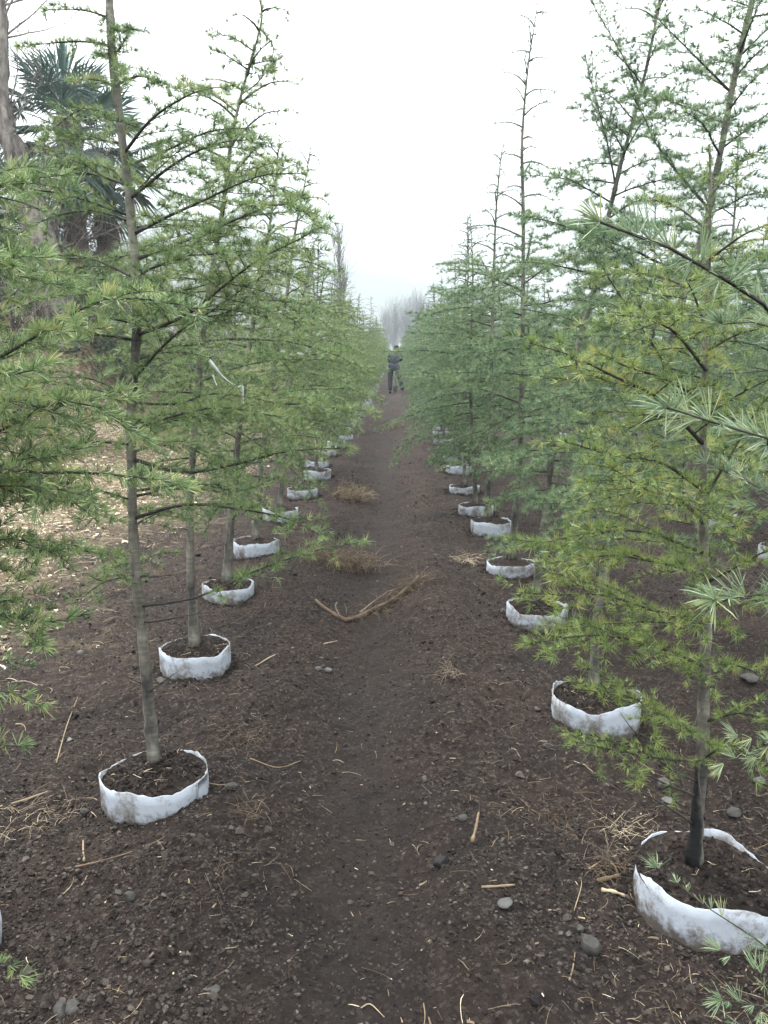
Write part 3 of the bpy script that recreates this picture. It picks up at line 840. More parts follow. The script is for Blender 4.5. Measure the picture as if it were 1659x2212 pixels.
cedar('cedar beside the camera at the left edge, only its branches reaching into the picture', t0, 0.034, 13, ROW_L, zlo=0.65, Lmax=0.6, per_m=10, limbs=limbs0, hero=True,
      nmat=N_LEFT, m=12, spur=0.0088, second=0.043, nlen=0.034, nwid=0.0016, skip=lambda z, a: not (1.3 < a < 4.6), dead=0, tone=0.06, kite=True)

# right one
tr1, YR1 = based([(1497, 1852), (1515, 1650), (1522, 1480), (1525, 1300), (1520, 1120), (1518, 950), (1522, 800), (1528, 640), (1532, 500), (1535, 400), (1532, 312)], 1499, 1856)
limbsR1 = [
    px([(1522, 1195), (1400, 1150, -.1), (1280, 1150, -.15), (1180, 1170, -.2), (1105, 1165, -.2)], YR1),
    px([(1524, 1240), (1420, 1215, -.15), (1320, 1200, -.2), (1200, 1215, -.25)], YR1),
    px([(1524, 1350), (1420, 1320, -.1), (1300, 1285, -.2), (1200, 1285, -.25), (1128, 1280, -.3)], YR1),
    px([(1522, 1440), (1430, 1400, -.1), (1330, 1375, -.2), (1240, 1375, -.25), (1148, 1392, -.3)], YR1),
    px([(1518, 1590), (1440, 1550, -.1), (1360, 1505, -.2), (1275, 1492, -.25)], YR1),
    px([(1514, 1645), (1440, 1640, -.1), (1350, 1625, -.15), (1242, 1602, -.2)], YR1),
    px([(1516, 1640), (1580, 1610, -.1), (1640, 1660, -.15)], YR1), px([(1520, 1560), (1600, 1540, -.1), (1680, 1560, -.15), (1760, 1560, -.15)], YR1),
    px([(1520, 1060), (1430, 1000, -.15), (1330, 985, -.25), (1225, 955, -.35)], YR1),
    px([(1520, 1130), (1470, 1080, -.2), (1400, 1060, -.3), (1320, 1010, -.4)], YR1),
    px([(1520, 960), (1420, 860, -.15), (1320, 810, -.25), (1240, 770, -.3), (1150, 742, -.35)], YR1),
    px([(1522, 870), (1440, 820, -.1), (1350, 790, -.15), (1290, 760, -.2)], YR1),
    px([(1525, 800), (1460, 720, -.2), (1400, 690, -.3), (1330, 680, -.4)], YR1),
    px([(1528, 720), (1500, 640, -.25), (1480, 600, -.35)], YR1), px([(1530, 640), (1430, 600, .1), (1330, 590, .2), (1270, 610, .2)], YR1),
    px([(1524, 760), (1600, 720, -.1), (1700, 700, -.2)], YR1), px([(1522, 900), (1600, 850, -.1), (1700, 800, -.2)], YR1),
    px([(1520, 1080), (1580, 980, -.05), (1640, 880, -.1), (1720, 800, -.1)], YR1),
    px([(1525, 1260), (1600, 1220, -.1), (1660, 1190, -.15), (1760, 1180, -.2)], YR1),
    px([(1524, 1320), (1590, 1290, -.2), (1680, 1310, -.3)], YR1), px([(1522, 1420), (1600, 1440, -.1), (1700, 1480, -.15)], YR1),
    px([(1532, 500), (1450, 440, .1), (1380, 430, .15)], YR1), px([(1534, 420), (1580, 370, .1), (1620, 340, .1)], YR1),
    px([(1532, 560), (1620, 500, -.1), (1720, 470, -.1)], YR1),
    (px([(1500, 1780), (1420, 1730, -.05), (1330, 1690, -.1), (1270, 1680, -.1)], YR1), dict(leaf=0, r=0.0045)),
    (px([(1505, 1720), (1430, 1690, -.05), (1340, 1640, -.1), (1270, 1600, -.12)], YR1), dict(leaf=0, r=0.004)),
    (px([(1508, 1690), (1440, 1655, -.05), (1370, 1580, -.1), (1340, 1540, -.12)], YR1), dict(leaf=0, r=0.004)),
]
cedar('yellow-green cedar at right in the large lower-right grow bag, stem blackened near its base', tr1, 0.0185, 14, ROW_R, zlo=0.6, Lmax=0.8, per_m=10, limbs=limbsR1, hero=True,
      nmat=N_GOLD, m=12, spur=0.0092, second=0.043, nlen=0.033, nwid=0.0017, ztop_bare=0.2, skip=lambda z, a: math.sin(a) < -0.3, dead=5, tip=0.12, bk=BARK_STAINED)
tr2, YR2 = based([(1282, 1485), (1288, 1350), (1315, 1200), (1350, 1060), (1400, 900), (1440, 780), (1470, 660), (1500, 560), (1530, 460), (1562, 300), (1590, 150), (1625, 0), (1650, -120)], 1282, 1487)
limbsR2 = [px([(1440, 790), (1340, 640, -.1), (1290, 560, -.1), (1260, 520, -.1)], YR2), px([(1530, 450), (1430, 330, .1), (1390, 250, .1), (1350, 180, .1)], YR2),
           px([(1580, 200), (1500, 120), (1440, 60), (1400, 20)], YR2), px([(1560, 320), (1640, 260), (1720, 200)], YR2), px([(1600, 120), (1660, 60), (1720, 0)], YR2)]
cedar('large leaning blue-green cedar at right, thick trunk slanting to the upper right', tr2, 0.0185, 15, ROW_R, zlo=0.6, Lmax=1.1, per_m=20, limbs=limbsR2, hero=True,
      nmat=N_RIGHT, m=12, spur=0.0085, second=0.043, nwid=0.002, nlen=0.037, ztop_bare=0.2, skip=lambda z, a: z < 0.95 and math.sin(a) < -0.2, dead=6, tip=0.5)
tr3, YR3 = based([(1158, 1290), (1168, 1180), (1182, 1080), (1195, 960), (1225, 820), (1262, 700), (1292, 590), (1308, 500), (1335, 380), (1370, 250), (1400, 130), (1425, 0), (1435, -60)], 1158, 1290)
limbsR3 = [px([(1385, 210), (1350, 130), (1310, 60), (1275, 0)], YR3), px([(1330, 400), (1310, 300), (1280, 190), (1265, 125)], YR3), px([(1350, 330), (1300, 250), (1240, 235)], YR3)]
cedar('blue-green cedar with a slim forked stem leaning right, in the third right grow bag', tr3, 0.021, 16, ROW_R, zlo=0.65, Lmax=1.0, per_m=20, limbs=limbsR3, hero=True,
      nmat=N_RIGHT, m=12, spur=0.0085, second=0.043, nwid=0.0021, nlen=0.037, ztop_bare=0.25, dead=6, tip=0.25)
# right tree beside the camera
br = np.array([1.0, 1.14]); zr = gh(*br)
tr0 = [np.array([br[0], br[1], zr]), np.array([1.02, 1.12, 1.0]), np.array([1.03, 1.12, 2.0]), np.array([1.02, 1.1, 3.4])]
def R0(pts, z, **k):
    s = np.array([1.02, 1.12, z]); return ([s] + px(pts, 0.0), k)
near = dict(second=0.0, spur=0.011, bare=0.0)
limbsR0 = [
    R0([(1800, 740, .85), (1659, 662, .74), (1560, 600, .69), (1470, 545, .65), (1420, 527, .63), (1340, 490, .61), (1297, 480, .60)], 1.58, r=0.0052, **near),
    R0([(1760, 975, .80), (1659, 947, .72), (1600, 930, .70), (1540, 912, .68), (1480, 893, .66), (1440, 880, .65)], 1.40, r=0.0042, **near),
    R0([(1760, 1285, .75), (1659, 1283, .72), (1600, 1290, .70), (1545, 1296, .68)], 1.25, r=0.0038, **near),
    R0([(1800, 720, .95), (1659, 705, .9), (1600, 690, .88), (1560, 700, .86)], 1.55, r=0.004, **near),
    R0([(1780, 2180, .95), (1659, 2172, .95), (1600, 2168, .95), (1560, 2160, .95)], 0.55, r=0.003, second=0.07, bare=0.55),
    R0([(1800, 2130, 1.15), (1659, 2045, 1.18), (1590, 2000, 1.2), (1520, 1955, 1.22), (1460, 1905, 1.24), (1420, 1875, 1.26)], 0.62, r=0.0034, leaf=0.45, **near),
    R0([(1760, 1620, 1.2), (1680, 1600, 1.25), (1630, 1640, 1.3)], 0.95),
    R0([(1800, 1120, 1.2), (1700, 1090, 1.3), (1620, 1040, 1.35), (1580, 1010, 1.4)], 1.2),
]
cedar('cedar beside the camera at the right edge, its pale needle sprays closest of all', tr0, 0.032, 17, ROW_R, zlo=0.6, Lmax=0.5, per_m=7, limbs=limbsR0, hero=True,
      nmat=N_GREY, m=14, nlen=0.033, nwid=0.00115, skip=lambda z, a: not (a < 1.3 or a > 4.9), dead=0, tone=0.04, kite=True)

# ---- trees of their own outline down the rows
def own(label, tl, u, v, seed, r, nm, row, **k):
    t, Y = based(tl, u, v)
    return cedar(label, t, r, seed, row, nmat=nm, **k)
gen = dict(m=12, nlen=0.036, nwid=0.0021, spur=0.0098, second=0.045)
own('slim right cedar with a tall sparse leader standing clear against the white sky', [(1104, 1200), (1118, 1060), (1125, 900), (1128, 750), (1130, 600), (1130, 450), (1128, 300), (1140, 150), (1155, 50), (1162, 5)], 1104, 1202, 21, 0.026, N_RIGHT, ROW_R,
    zlo=0.6, Lmax=1.0, per_m=20, ztop_bare=1.5, leaf_top=1.0, **gen)
own('right cedar with a short thin leader just left of the tall slim one', [(1055, 1112), (1058, 900), (1062, 740), (1065, 640), (1068, 540), (1072, 450), (1080, 360), (1087, 310)], 1054, 1114, 22, 0.026, N_RIGHT, ROW_R,
    zlo=0.6, Lmax=1.0, per_m=20, ztop_bare=0.9, leaf_top=0.6, **gen)
own('third left cedar, its twin bare tips rising behind the leaning one', [(490, 1250), (505, 1050), (525, 850), (550, 680), (575, 540), (592, 420), (600, 340), (605, 292)], 490, 1251, 23, 0.028, N_LEFT, ROW_L,
    zlo=0.68, Lmax=0.95, per_m=24, ztop_bare=0.6, leaf_top=0.5, **gen)
own('fourth left cedar with a crooked bare tip against the sky', [(552, 1160), (565, 1000), (585, 850), (605, 720), (622, 620), (632, 540), (645, 460), (660, 390), (672, 310)], 552, 1162, 24, 0.027, N_LEFT, ROW_L,
    zlo=0.68, Lmax=0.95, per_m=24, ztop_bare=0.9, leaf_top=0.55, **gen)
own('fifth left cedar, bushy, its lower limbs hanging over the path edge', [(606, 1094), (615, 950), (628, 820), (640, 720), (655, 640), (668, 580), (680, 520)], 606, 1094, 25, 0.026, N_LEFT, ROW_L,
    zlo=0.62, Lmax=0.95, per_m=25, ztop_bare=0.5, **gen)
own('sixth left cedar, bushy, behind the clean white ring', [(650, 1048), (660, 900), (670, 780), (685, 690), (696, 620), (705, 560)], 650, 1048, 26, 0.025, N_LEFT, ROW_L,
    zlo=0.62, Lmax=0.95, per_m=25, ztop_bare=0.5, **gen)

# ---- patterns for the rest, copied down the rows
def pattern(label, x, y, H, seed, nm, row, lean=(0, 0), **k):
    z = gh(x, y) + 0.09
    rs = random.Random(seed)
    t = [np.array([x, y, z])] + [np.array([x + lean[0] * f + rs.uniform(-.03, .03), y + lean[1] * f + rs.uniform(-.03, .03), z + H * f]) for f in (0.3, 0.55, 0.8, 1.0)]
    kk = dict(zlo=0.58, Lmax=0.98, per_m=25, ztop_bare=0.8, leaf_top=0.5, leafy_trunk=True); kk.update(gen); kk.update(k)
    return cedar(label, t, 0.022, seed, row, nmat=nm, **kk)
spec = [('L', 6, 2.6, N_LEFT), ('L', 7, 3.1, N_LEFT), ('L', 8, 2.4, N_LEFT), ('R', 5, 2.6, N_RIGHT), ('R', 6, 2.9, N_RIGHT), ('R', 7, 2.35, N_RIGHT), ('R', 8, 3.1, N_RIGHT)]
def row_label(side, k):
    if k < 19: return ORD[k] + ' cedar from the camera in the row %s of the path' % ('left' if side == 'L' else 'right')
    return 'small hazy cedar far down the %s row near or past the person' % ('left' if side == 'L' else 'right')
pats = {'L': [], 'R': []}
for side, k, H, nm in spec:
    p = (LB if side == 'L' else RB)[k]
    row = ROW_L if side == 'L' else ROW_R
    pats[side].append(pattern(row_label(side, k), p[0], p[1], H, 40 + len(pats['L']) + 10 * len(pats['R']), nm, row, Lmax=0.95 if side == 'L' else 1.08, zlo=0.6 if side == 'L' else 0.48, lean=(0.12 * math.sin(k), 0.1 * math.cos(k * 2))))
used = {('L', k) for s, k, _, _ in spec if s == 'L'} | {('R', k) for s, k, _, _ in spec if s == 'R'}
rs = random.Random(8)
for side, B, k0, row in (('L', LB, 6, ROW_L), ('R', RB, 5, ROW_R)):
    for k in range(k0, len(B)):
        if (side, k) in used: continue
        x, y = B[k]
        s = rs.uniform(0.82, 1.12)
        copy_tree(rs.choice(pats[side]), (x, y, gh(x, y) + 0.09), rs.uniform(0, 6.28), s, row_label(side, k), row)
# rows farther right
rowx = [3.05, 5.1, 7.2]
for q, xx in enumerate(rowx):
    y = [2.3, 3.2, 5.5][q]
    k = 0
    while y < [44, 40, 40][q]:
        x = xx + rs.uniform(-0.12, 0.12)
        where = ['second', 'third', 'fourth'][q]
        if k < 12:
            tl = '%s cedar from the near end of the %s row on the right' % (ORD[k], where)
            bl = '%s white grow bag from the near end of the %s row on the right' % (ORD[k], where)
        else:
            tl = 'hazy cedar toward the far end of the %s row on the right' % where
            bl = 'small white grow bag toward the far end of the %s row on the right' % where
        copy_tree(rs.choice(pats['R']), (x, y, gh(x, y) + 0.09), rs.uniform(0, 6.28), rs.uniform(0.9, 1.3), tl, ROW_O)
        if q < 2 and k < 14:
            bag(bl, x, y, 0.19 + 0.01 * math.sin(k), 0.14, 500 + q * 50 + k, BAGS_O, rot=k * 1.1, sag=0.03, flap=False)
        y += 1.2 * rs.uniform(0.9, 1.1); k += 1

# ------------------------------------------------------------------ stones, crumbs, straw, roots
def subdiv(V, F):
    V = list(map(tuple, V)); cache = {}; out = []
    def mid(a, b):
        k = (min(a, b), max(a, b))
        if k not in cache:
            m = unit((np.array(V[a]) + np.array(V[b])) / 2); V.append(tuple(m)); cache[k] = len(V) - 1
        return cache[k]
    for a, b, c in F:
        x, y, z = mid(a, b), mid(b, c), mid(c, a)
        out += [(a, x, z), (b, y, x), (c, z, y), (x, y, z)]
    return np.array(V), np.array(out)
IV2, IF2 = subdiv(*subdiv(IV, IF))
def scatter_xy(n, rng, y0, y1, p, half=0.62):
    u = rng.random(n)
    y = (y0 ** (1 - p) + u * (y1 ** (1 - p) - y0 ** (1 - p))) ** (1 / (1 - p))
    x = rng.uniform(-1, 1, n) * (half * y + 0.25)
    return x, y
bags_xy = np.array([b for b in LB + RB])
def clear_of_bags(x, y, r=0.2):
    ok = np.ones(len(x), bool)
    for bx, by in bags_xy[(bags_xy[:, 1] < 16)]:
        ok &= (x - bx) ** 2 + (y - by) ** 2 > r * r
    return ok
rng = np.random.default_rng(5)
n = 120000
x, y = scatter_xy(n, rng, 1.1, 24, 1.75)
ok = clear_of_bags(x, y, 0.205); x, y = x[ok], y[ok]; n = len(x)
dens = vn(x * 1.4, y * 1.4, 33) + 0.5
tr_ = np.exp(-((x + 0.12) / 0.22) ** 2)
ok = rng.random(n) < np.clip(dens * 1.25, 0.15, 1) * (1 - 0.35 * tr_); x, y = x[ok], y[ok]; n = len(x)
nb = 0
bx_, by_ = [], []
for (qx, qy) in list(LB[:9]) + list(RB[:9]):
    a = rng.uniform(0, 6.28, 650); q = 0.172 + np.abs(rng.normal(size=650)) * 0.035
    if qx > 0 and qy < 2.6: q = q + 0.035
    bx_.append(qx + q * np.cos(a)); by_.append(qy + q * np.sin(a))
x = np.r_[x, np.concatenate(bx_)]; y = np.r_[y, np.concatenate(by_)]; n = len(x)
z = ground_h(x, y)
size = 0.0018 + 0.0042 * rng.random(n) ** 2.5 + np.where(rng.random(n) < 0.03, 0.008 * rng.random(n), 0)
size *= np.clip(0.70 + 0.12 * y, 1, 3.0)
base_v = np.stack([IV * (1 + 0.32 * rng.normal(size=(12, 1))) for _ in range(24)])
bv = base_v[rng.integers(0, 24, n)] * np.stack([rng.uniform(0.7, 1.4, n), rng.uniform(0.7, 1.3, n), rng.uniform(0.5, 0.95, n)], 1)[:, None, :]
th = rng.uniform(0, 6.28, n); c_, s_ = np.cos(th)[:, None], np.sin(th)[:, None]
bv = np.stack([bv[:, :, 0] * c_ - bv[:, :, 1] * s_, bv[:, :, 0] * s_ + bv[:, :, 1] * c_, bv[:, :, 2]], -1)
V = bv * size[:, None, None] + np.stack([x, y, z + size * 0.25], 1)[:, None, :]
acc = Acc()
acc.add(V.reshape(-1, 3), T=(np.arange(n)[:, None, None] * 12 + IF[None]).reshape(-1, 3), tint=np.repeat(np.clip(0.40 + 0.24 * rng.normal(size=n) + np.where(rng.random(n) < 0.015, 0.5, 0), 0, 1), 12))
tag(link('soil_crumbs', acc.mesh('soil_crumbs', [CLOD])), 'dark crumbs and clods of soil strewn over the ground', 'soil', kind='stuff')

def slivers(acc, x, y, z, ln, wd, rng, tint, tilt=0.25, bend=0.15):
    n = len(x)
    th = rng.uniform(0, 6.28, n); el = rng.normal(size=n) * tilt
    D = np.stack([np.cos(th) * np.cos(el), np.sin(th) * np.cos(el), np.sin(el)], 1)
    A_ = unit(np.cross(D, UP)); B_ = np.cross(A_, D)
    c = np.stack([x, y, z], 1)
    mid = c + (A_ * rng.normal(size=(n, 1)) + B_ * np.abs(rng.normal(size=(n, 1)))) * (bend * ln)[:, None]
    rows = []
    for p, k in ((c - D * ln[:, None] / 2, 0.7), (mid, 1.0), (c + D * ln[:, None] / 2, 0.6)):
        for a in (0, 2.094, 4.189):
            rows.append(p + (A_ * math.cos(a) + B_ * math.sin(a) * 0.6) * (wd * k)[:, None])
    V = np.stack(rows, 1).reshape(-1, 3)
    q = []
    for k in (0, 3):
        for a in range(3):
            b = (a + 1) % 3
            q.append((k + a, k + b, k + 3 + b, k + 3 + a))
    o = np.arange(n)[:, None, None] * 9
    acc.add(V, T=(o + np.array([[(0, 2, 1), (6, 7, 8)]])).reshape(-1, 3), Q=(o + np.array(q)[None]).reshape(-1, 4), tint=np.repeat(tint, 9))
def strands(acc, x, y, ln, wd, rng, tint, flat=0.6, curl=0.5, lift=0.004, up=0.15, K=6):
    """curved fibres and shards lying on the ground, three-sided"""
    n = len(x); th = rng.uniform(0, 6.28, n); el = np.abs(rng.normal(size=n)) * up
    bend = rng.normal(size=n) * curl
    P = [np.stack([x, y, ground_h(x, y) + lift], 1)]
    for k in range(K - 1):
        th = th + bend * 0.35 + rng.normal(size=n) * curl * 0.35
        e = el * (1 - 2.0 * k / (K - 1))
        q = P[-1] + (ln / (K - 1))[:, None] * np.stack([np.cos(th) * np.cos(e), np.sin(th) * np.cos(e), np.sin(e)], 1)
        q[:, 2] = np.maximum(q[:, 2], ground_h(q[:, 0], q[:, 1]) + 0.001)
        P.append(q)
    P = np.stack(P, 1)
    t = unit(np.gradient(P, axis=1)); a = unit(np.cross(t, UP)); b = np.cross(a, t)
    roll = rng.uniform(0, 6.28, n)[:, None, None]
    a, b = a * np.cos(roll) + b * np.sin(roll), b * np.cos(roll) - a * np.sin(roll)
    w_ = (wd[:, None] * np.linspace(1.0, 0.55, K)[None])[:, :, None] * (1 + 0.25 * rng.normal(size=(n, K, 1)))
    V = np.stack([P + w_ * (math.cos(p) * a + flat * math.sin(p) * b) for p in (0, 2.094, 4.189)], 2).reshape(-1, 3)
    q = np.array([(3 * k + c, 3 * k + (c + 1) % 3, 3 * k + 3 + (c + 1) % 3, 3 * k + 3 + c) for k in range(K - 1) for c in range(3)])
    o = np.arange(n)[:, None, None] * (3 * K)
    acc.add(V, T=(o + np.array([[(0, 2, 1), (3 * K - 3, 3 * K - 2, 3 * K - 1)]])).reshape(-1, 3), Q=(o + q[None]).reshape(-1, 4), tint=np.repeat(tint, 3 * K))
acc = Acc()
x, y = scatter_xy(12000, rng, 1.1, 24, 1.7)
keep = rng.random(len(x)) < np.clip(0.28 + 1.8 * vn(x * 1.1, y * 1.1, 44) + 0.3 * (x < -0.5) + 0.15 * (x > 0.5), 0.08, 1) * (1 - 0.7 * np.exp(-((x + 0.12) / 0.22) ** 2))
keep &= clear_of_bags(x, y, 0.19)
x, y = x[keep], y[keep]; n = len(x)
strands(acc, x, y, 0.012 + 0.075 * rng.random(n) ** 2.4, (0.00045 + 0.0010 * rng.random(n) ** 2) * np.clip(0.7 + 0.1 * y, 1, 2.2), rng, np.clip(0.34 + 0.26 * rng.normal(size=n), 0, 1), 0.7, 0.35, 0.003, 0.3)
x, y = scatter_xy(900, rng, 1.1, 10, 1.8); keep = clear_of_bags(x, y, 0.19); x, y = x[keep], y[keep]; n = len(x)   # bark shards and chips
strands(acc, x, y, 0.006 + 0.028 * rng.random(n) ** 2, 0.0012 + 0.0034 * rng.random(n) ** 2, rng, np.clip(0.36 + 0.28 * rng.normal(size=n), 0, 1), 0.25, 0.12, 0.003, 0.2, 4)
for (bx, by) in list(LB[:3]) + list(RB[:3]):                                # bits on the potting soil
    a = rng.uniform(0, 6.28, 26); q = 0.14 * np.sqrt(rng.random(26))
    x, y = bx + q * np.cos(a), by + q * np.sin(a)
    strands(acc, x, y, 0.012 + 0.05 * rng.random(26) ** 2, 0.0006 + 0.0012 * rng.random(26) ** 2, rng, np.clip(0.55 + 0.28 * rng.normal(size=26), 0, 1), 0.7, 0.5, 0.10 + 0.0 * bx, 0.25)
tag(link('straw_litter', acc.mesh('straw_litter', [STRAW])), 'scattered bits of straw, root and bark on the dark soil', 'litter', kind='stuff')
acc = Acc()
n = 24000
y = 2.4 + 10.5 * rng.random(n) ** 1.2; x = -1.5 - 5.0 * rng.random(n) ** 0.75
keep = rng.random(n) < np.clip((-1.35 - x) * 0.9 + 1.3 * vn(x * 0.8, y * 0.8, 55), 0.0, 1); x, y = x[keep], y[keep]; n = len(x)
strands(acc, x, y, 0.02 + 0.11 * rng.random(n) ** 2, 0.0012 + 0.0026 * rng.random(n) ** 2, rng, np.clip(0.58 + 0.28 * rng.normal(size=n), 0, 1), 0.5, 0.5, 0.006, 0.3, 5)
n = 20000                                                                    # broad pale chips
y = 2.6 + 10 * rng.random(n) ** 1.2; x = -1.7 - 4.6 * rng.random(n) ** 0.75
keep = rng.random(n) < np.clip((-1.35 - x) * 0.9 + 1.8 * vn(x * 1.3, y * 1.3, 57), 0.0, 1); x, y = x[keep], y[keep]; n = len(x)
strands(acc, x, y, 0.02 + 0.06 * rng.random(n) ** 2, 0.004 + 0.014 * rng.random(n) ** 2, rng, np.clip(0.80 + 0.25 * rng.normal(size=n), 0, 1), 0.2, 0.25, 0.006, 0.25, 4)
tag(link('straw_mulch', acc.mesh('straw_mulch', [STRAW])), 'pale straw and wood chip mulch covering the ground left of the row', 'mulch', kind='stuff')

STONES = 'loose stones on the soil'
def stone(label, u, v, wpx, tint, seed, flat=0.65, ang=0.12):
    p = G(u, v)
    d = np.linalg.norm(p - CAM); r = wpx / FPX * d / 2
    rg = np.random.default_rng(seed)
    V = IV2.copy()
    f = np.ones(len(V))
    for _ in range(9):
        dd = unit(rg.normal(size=3)); c = rg.uniform(0.55, 0.92)
        pr = V @ dd
        f = np.minimum(f, np.where(pr > c, c / np.maximum(pr, 1e-3), 1))
    V = V * f[:, None] * (1 + ang * 0.4 * rg.normal(size=(len(V), 1)) * 0.3)
    V = V * np.array([1.0, rg.uniform(0.7, 0.95), flat]) * r
    a = rg.uniform(0, 6.28); ca, sa = math.cos(a), math.sin(a)
    V = np.stack([V[:, 0] * ca - V[:, 1] * sa, V[:, 0] * sa + V[:, 1] * ca, V[:, 2]], 1)
    A = Acc(); A.add(V, T=IF2, tint=tint)
    o = link('stone', A.mesh('stone', [STONE], smooth=False), None, (p[0], p[1], p[2] + r * flat * 0.45))
    return tag(o, label, 'stone', STONES)
stone('wet black rounded stone standing out in the lower middle of the path', 952, 1868, 34, 0.03, 1)
stone('round brown stone left of the lower-right grow bag, largest of the loose stones', 1272, 2046, 50, 0.38, 2, 0.8)
stone('pale grey stone, left one of a pair in mid path', 686, 1447, 17, 0.85, 3)
stone('pale grey stone, right one of a pair in mid path', 711, 1450, 19, 0.8, 4)
stone('round grey stone behind the trunk at lower right', 1430, 1702, 34, 0.6, 5, 0.8)
stone('flat buff stone below the round grey one at lower right', 1443, 1731, 26, 0.85, 6, 0.5)
stone('flat slate-grey slab left of the lower-right grow bag', 1090, 1952, 34, 0.7, 7, 0.35)
stone('dark block-shaped stone at the bottom left corner', 132, 2188, 36, 0.35, 8)
stone('second dark block-shaped stone at the bottom left, right of the first', 158, 2182, 34, 0.4, 9)
stone('brown upright clod left of centre on the near soil', 280, 1945, 28, 0.3, 10, 0.9)
stone('grey stone beside the front of the second left grow bag', 350, 1472, 22, 0.55, 11)
stone('dark grey stone left of the largest left grow bag', 185, 1757, 24, 0.3, 12)
stone('small dark stone right of the largest left grow bag', 500, 1700, 28, 0.35, 13, 0.5)
stone('tiny grey stone, leftmost of three beside the round brown stone', 1212, 2018, 12, 0.55, 14)
stone('tiny grey stone, middle of three beside the round brown stone', 1228, 2019, 14, 0.6, 15)
stone('grey stone behind the round brown stone at lower right', 1253, 2008, 18, 0.5, 16)
stone('dark angular stone near the rim of the lower-right grow bag', 1312, 1864, 30, 0.3, 17)
stone('small pale stone on the left soil below the nearest branches', 150, 1600, 14, 0.95, 18)
stone('grey stone in front of the dirty second right grow bag', 1182, 1614, 20, 0.45, 19)
stone('dark stone just left of the dirty second right grow bag', 1160, 1535, 18, 0.5, 20)
stone('grey stone on the right soil beyond the slim trunk', 1620, 1470, 40, 0.55, 21, 0.5)
stone('blue-grey stone right of the trunk at lower right', 1585, 1760, 30, 0.5, 22)
stone('pale stone at the far right behind the trunk', 1640, 1690, 24, 0.8, 23)
stone('grey stone at the middle bottom of the path', 465, 2230 - 90, 20, 0.45, 24)
stone('dark stone among twigs right of the path centre', 1000, 1770, 24, 0.35, 25)
stone('small grey stone among dark soil at mid left', 175, 1412, 16, 0.8, 26)
stone('small blue-grey stone left of the wet black stone', 500, 1790, 14, 0.6, 27)
sg = random.Random(3)

# a few single sticks and roots
STICKS = 'loose sticks lying on the soil'
def stick(label, pxs, wpx, tint, lift=0.004, name='stick', arch=0.0, m=None):
    P = []
    for k, (u, v) in enumerate(pxs):
        p = G(u, v); p[2] += lift + arch * math.sin(math.pi * k / (len(pxs) - 1)); P.append(p)
    P = spline(P, 10)
    d = np.linalg.norm(P[5] - CAM); r = wpx * 0.72 / FPX * d / 2
    rg = np.random.default_rng(len(label))
    A = Acc(); V, T, Q = tube(P, r * (1 - 0.4 * np.linspace(0, 1, 10)) * (1 + 0.15 * rg.normal(size=10)), 6)
    A.add(V, T, Q, tint=tint * 0.72)
    o = P[0].copy()
    return tag(link(name, A.mesh(name, [m or STRAW], o, True), None, o), label, 'stick', STICKS)
stick('long pale bent stick between the left bags and the path', [(552, 1440), (590, 1418), (634, 1400)], 5, 0.75)
stick('short orange-brown stick right of the wet black stone', [(1040, 1919), (1075, 1917), (1112, 1914)], 8, 0.42)
stick('dark split stick with a pale broken end in the lower right soil', [(1020, 1820), (1028, 1790), (1034, 1757)], 10, 0.3)
stick('thin straight straw leaning from soil on the left', [(122, 1650), (145, 1580), (168, 1508)], 3, 0.65, arch=0.02)
stick('long grey stick at the left edge below the largest left grow bag', [(-20, 1750), (60, 1728), (160, 1690)], 6, 0.5)
stick('red-brown root running across the lower left soil', [(140, 1880), (220, 1862), (330, 1825), (420, 1765)], 5, 0.12)
stick('short orange peg of wood on the lower left soil', [(182, 1862), (180, 1840), (180, 1818)], 8, 0.5)
stick('pale forked twig near the rim of the lower-right grow bag', [(1272, 1910 - 30), (1300, 1862), (1332, 1850)], 4, 0.85)
stick('thin tan stem standing in soil at lower right', [(1240, 1990 - 20), (1255, 1920), (1256, 1900)], 3, 0.6)
stick('short pale stick below the left part of the long dry root', [(700, 1392), (728, 1386)], 4, 0.9)
stick('thin pale straw by the largest left grow bag', [(540, 1640), (600, 1660), (650, 1645)], 3, 0.6)
stick('curled straw stem at the very bottom right of centre', [(780, 2180), (800, 2172), (830, 2200)], 4, 0.8)
stick('thin dead stem at the middle bottom edge', [(915, 2170), (918, 2200), (912, 2240)], 4, 0.45)
stick('reddish bark shard left of the lower-right grow bag', [(1290, 1935 - 30), (1330, 1895), (1340, 1893)], 14, 0.25)
stick('pale bark shard under the reddish one', [(1300, 1925), (1330, 1930), (1350, 1938)], 12, 0.9)
stick('broken brown twig pointing at the nearest soil track', [(435, 1690), (480, 1698), (540, 1690)], 4, 0.4)
stick('orange splinter near the bottom right of the path', [(1230, 2160 - 40), (1238, 2090), (1242, 2060)], 5, 0.45)

def wisp(acc, c, spread, n, rg, l0, l1, up=0.4, r=0.0014, tint=(0.5, 0.2)):
    """curling fibres thrown out from around a point"""
    for _ in range(n):
        s = c + np.array([rg.normal() * spread[0], rg.normal() * spread[1], abs(rg.normal()) * spread[2]])
        s[2] = max(s[2], gh(s[0], s[1]) - 0.002 + abs(rg.normal()) * spread[2])
        P = free_curve(s, rg.uniform(0, 6.28), R(rg.normal() * 25 + 30 * up), rg.uniform(l0, l1), R(rg.uniform(10, 110)), 7, rg)
        P[:, 2] = np.maximum(P[:, 2], ground_h(P[:, 0], P[:, 1]) + 0.001)
        V, T, Q = tube(P, r * rg.uniform(0.5, 1.3) * (1 - 0.6 * np.linspace(0, 1, 7)), 3, False)
        acc.add(V, T, Q, tint=float(np.clip(tint[0] + tint[1] * rg.normal(), 0, 1)))
CLUMPS = 'clumps of dry roots and straw on the path'
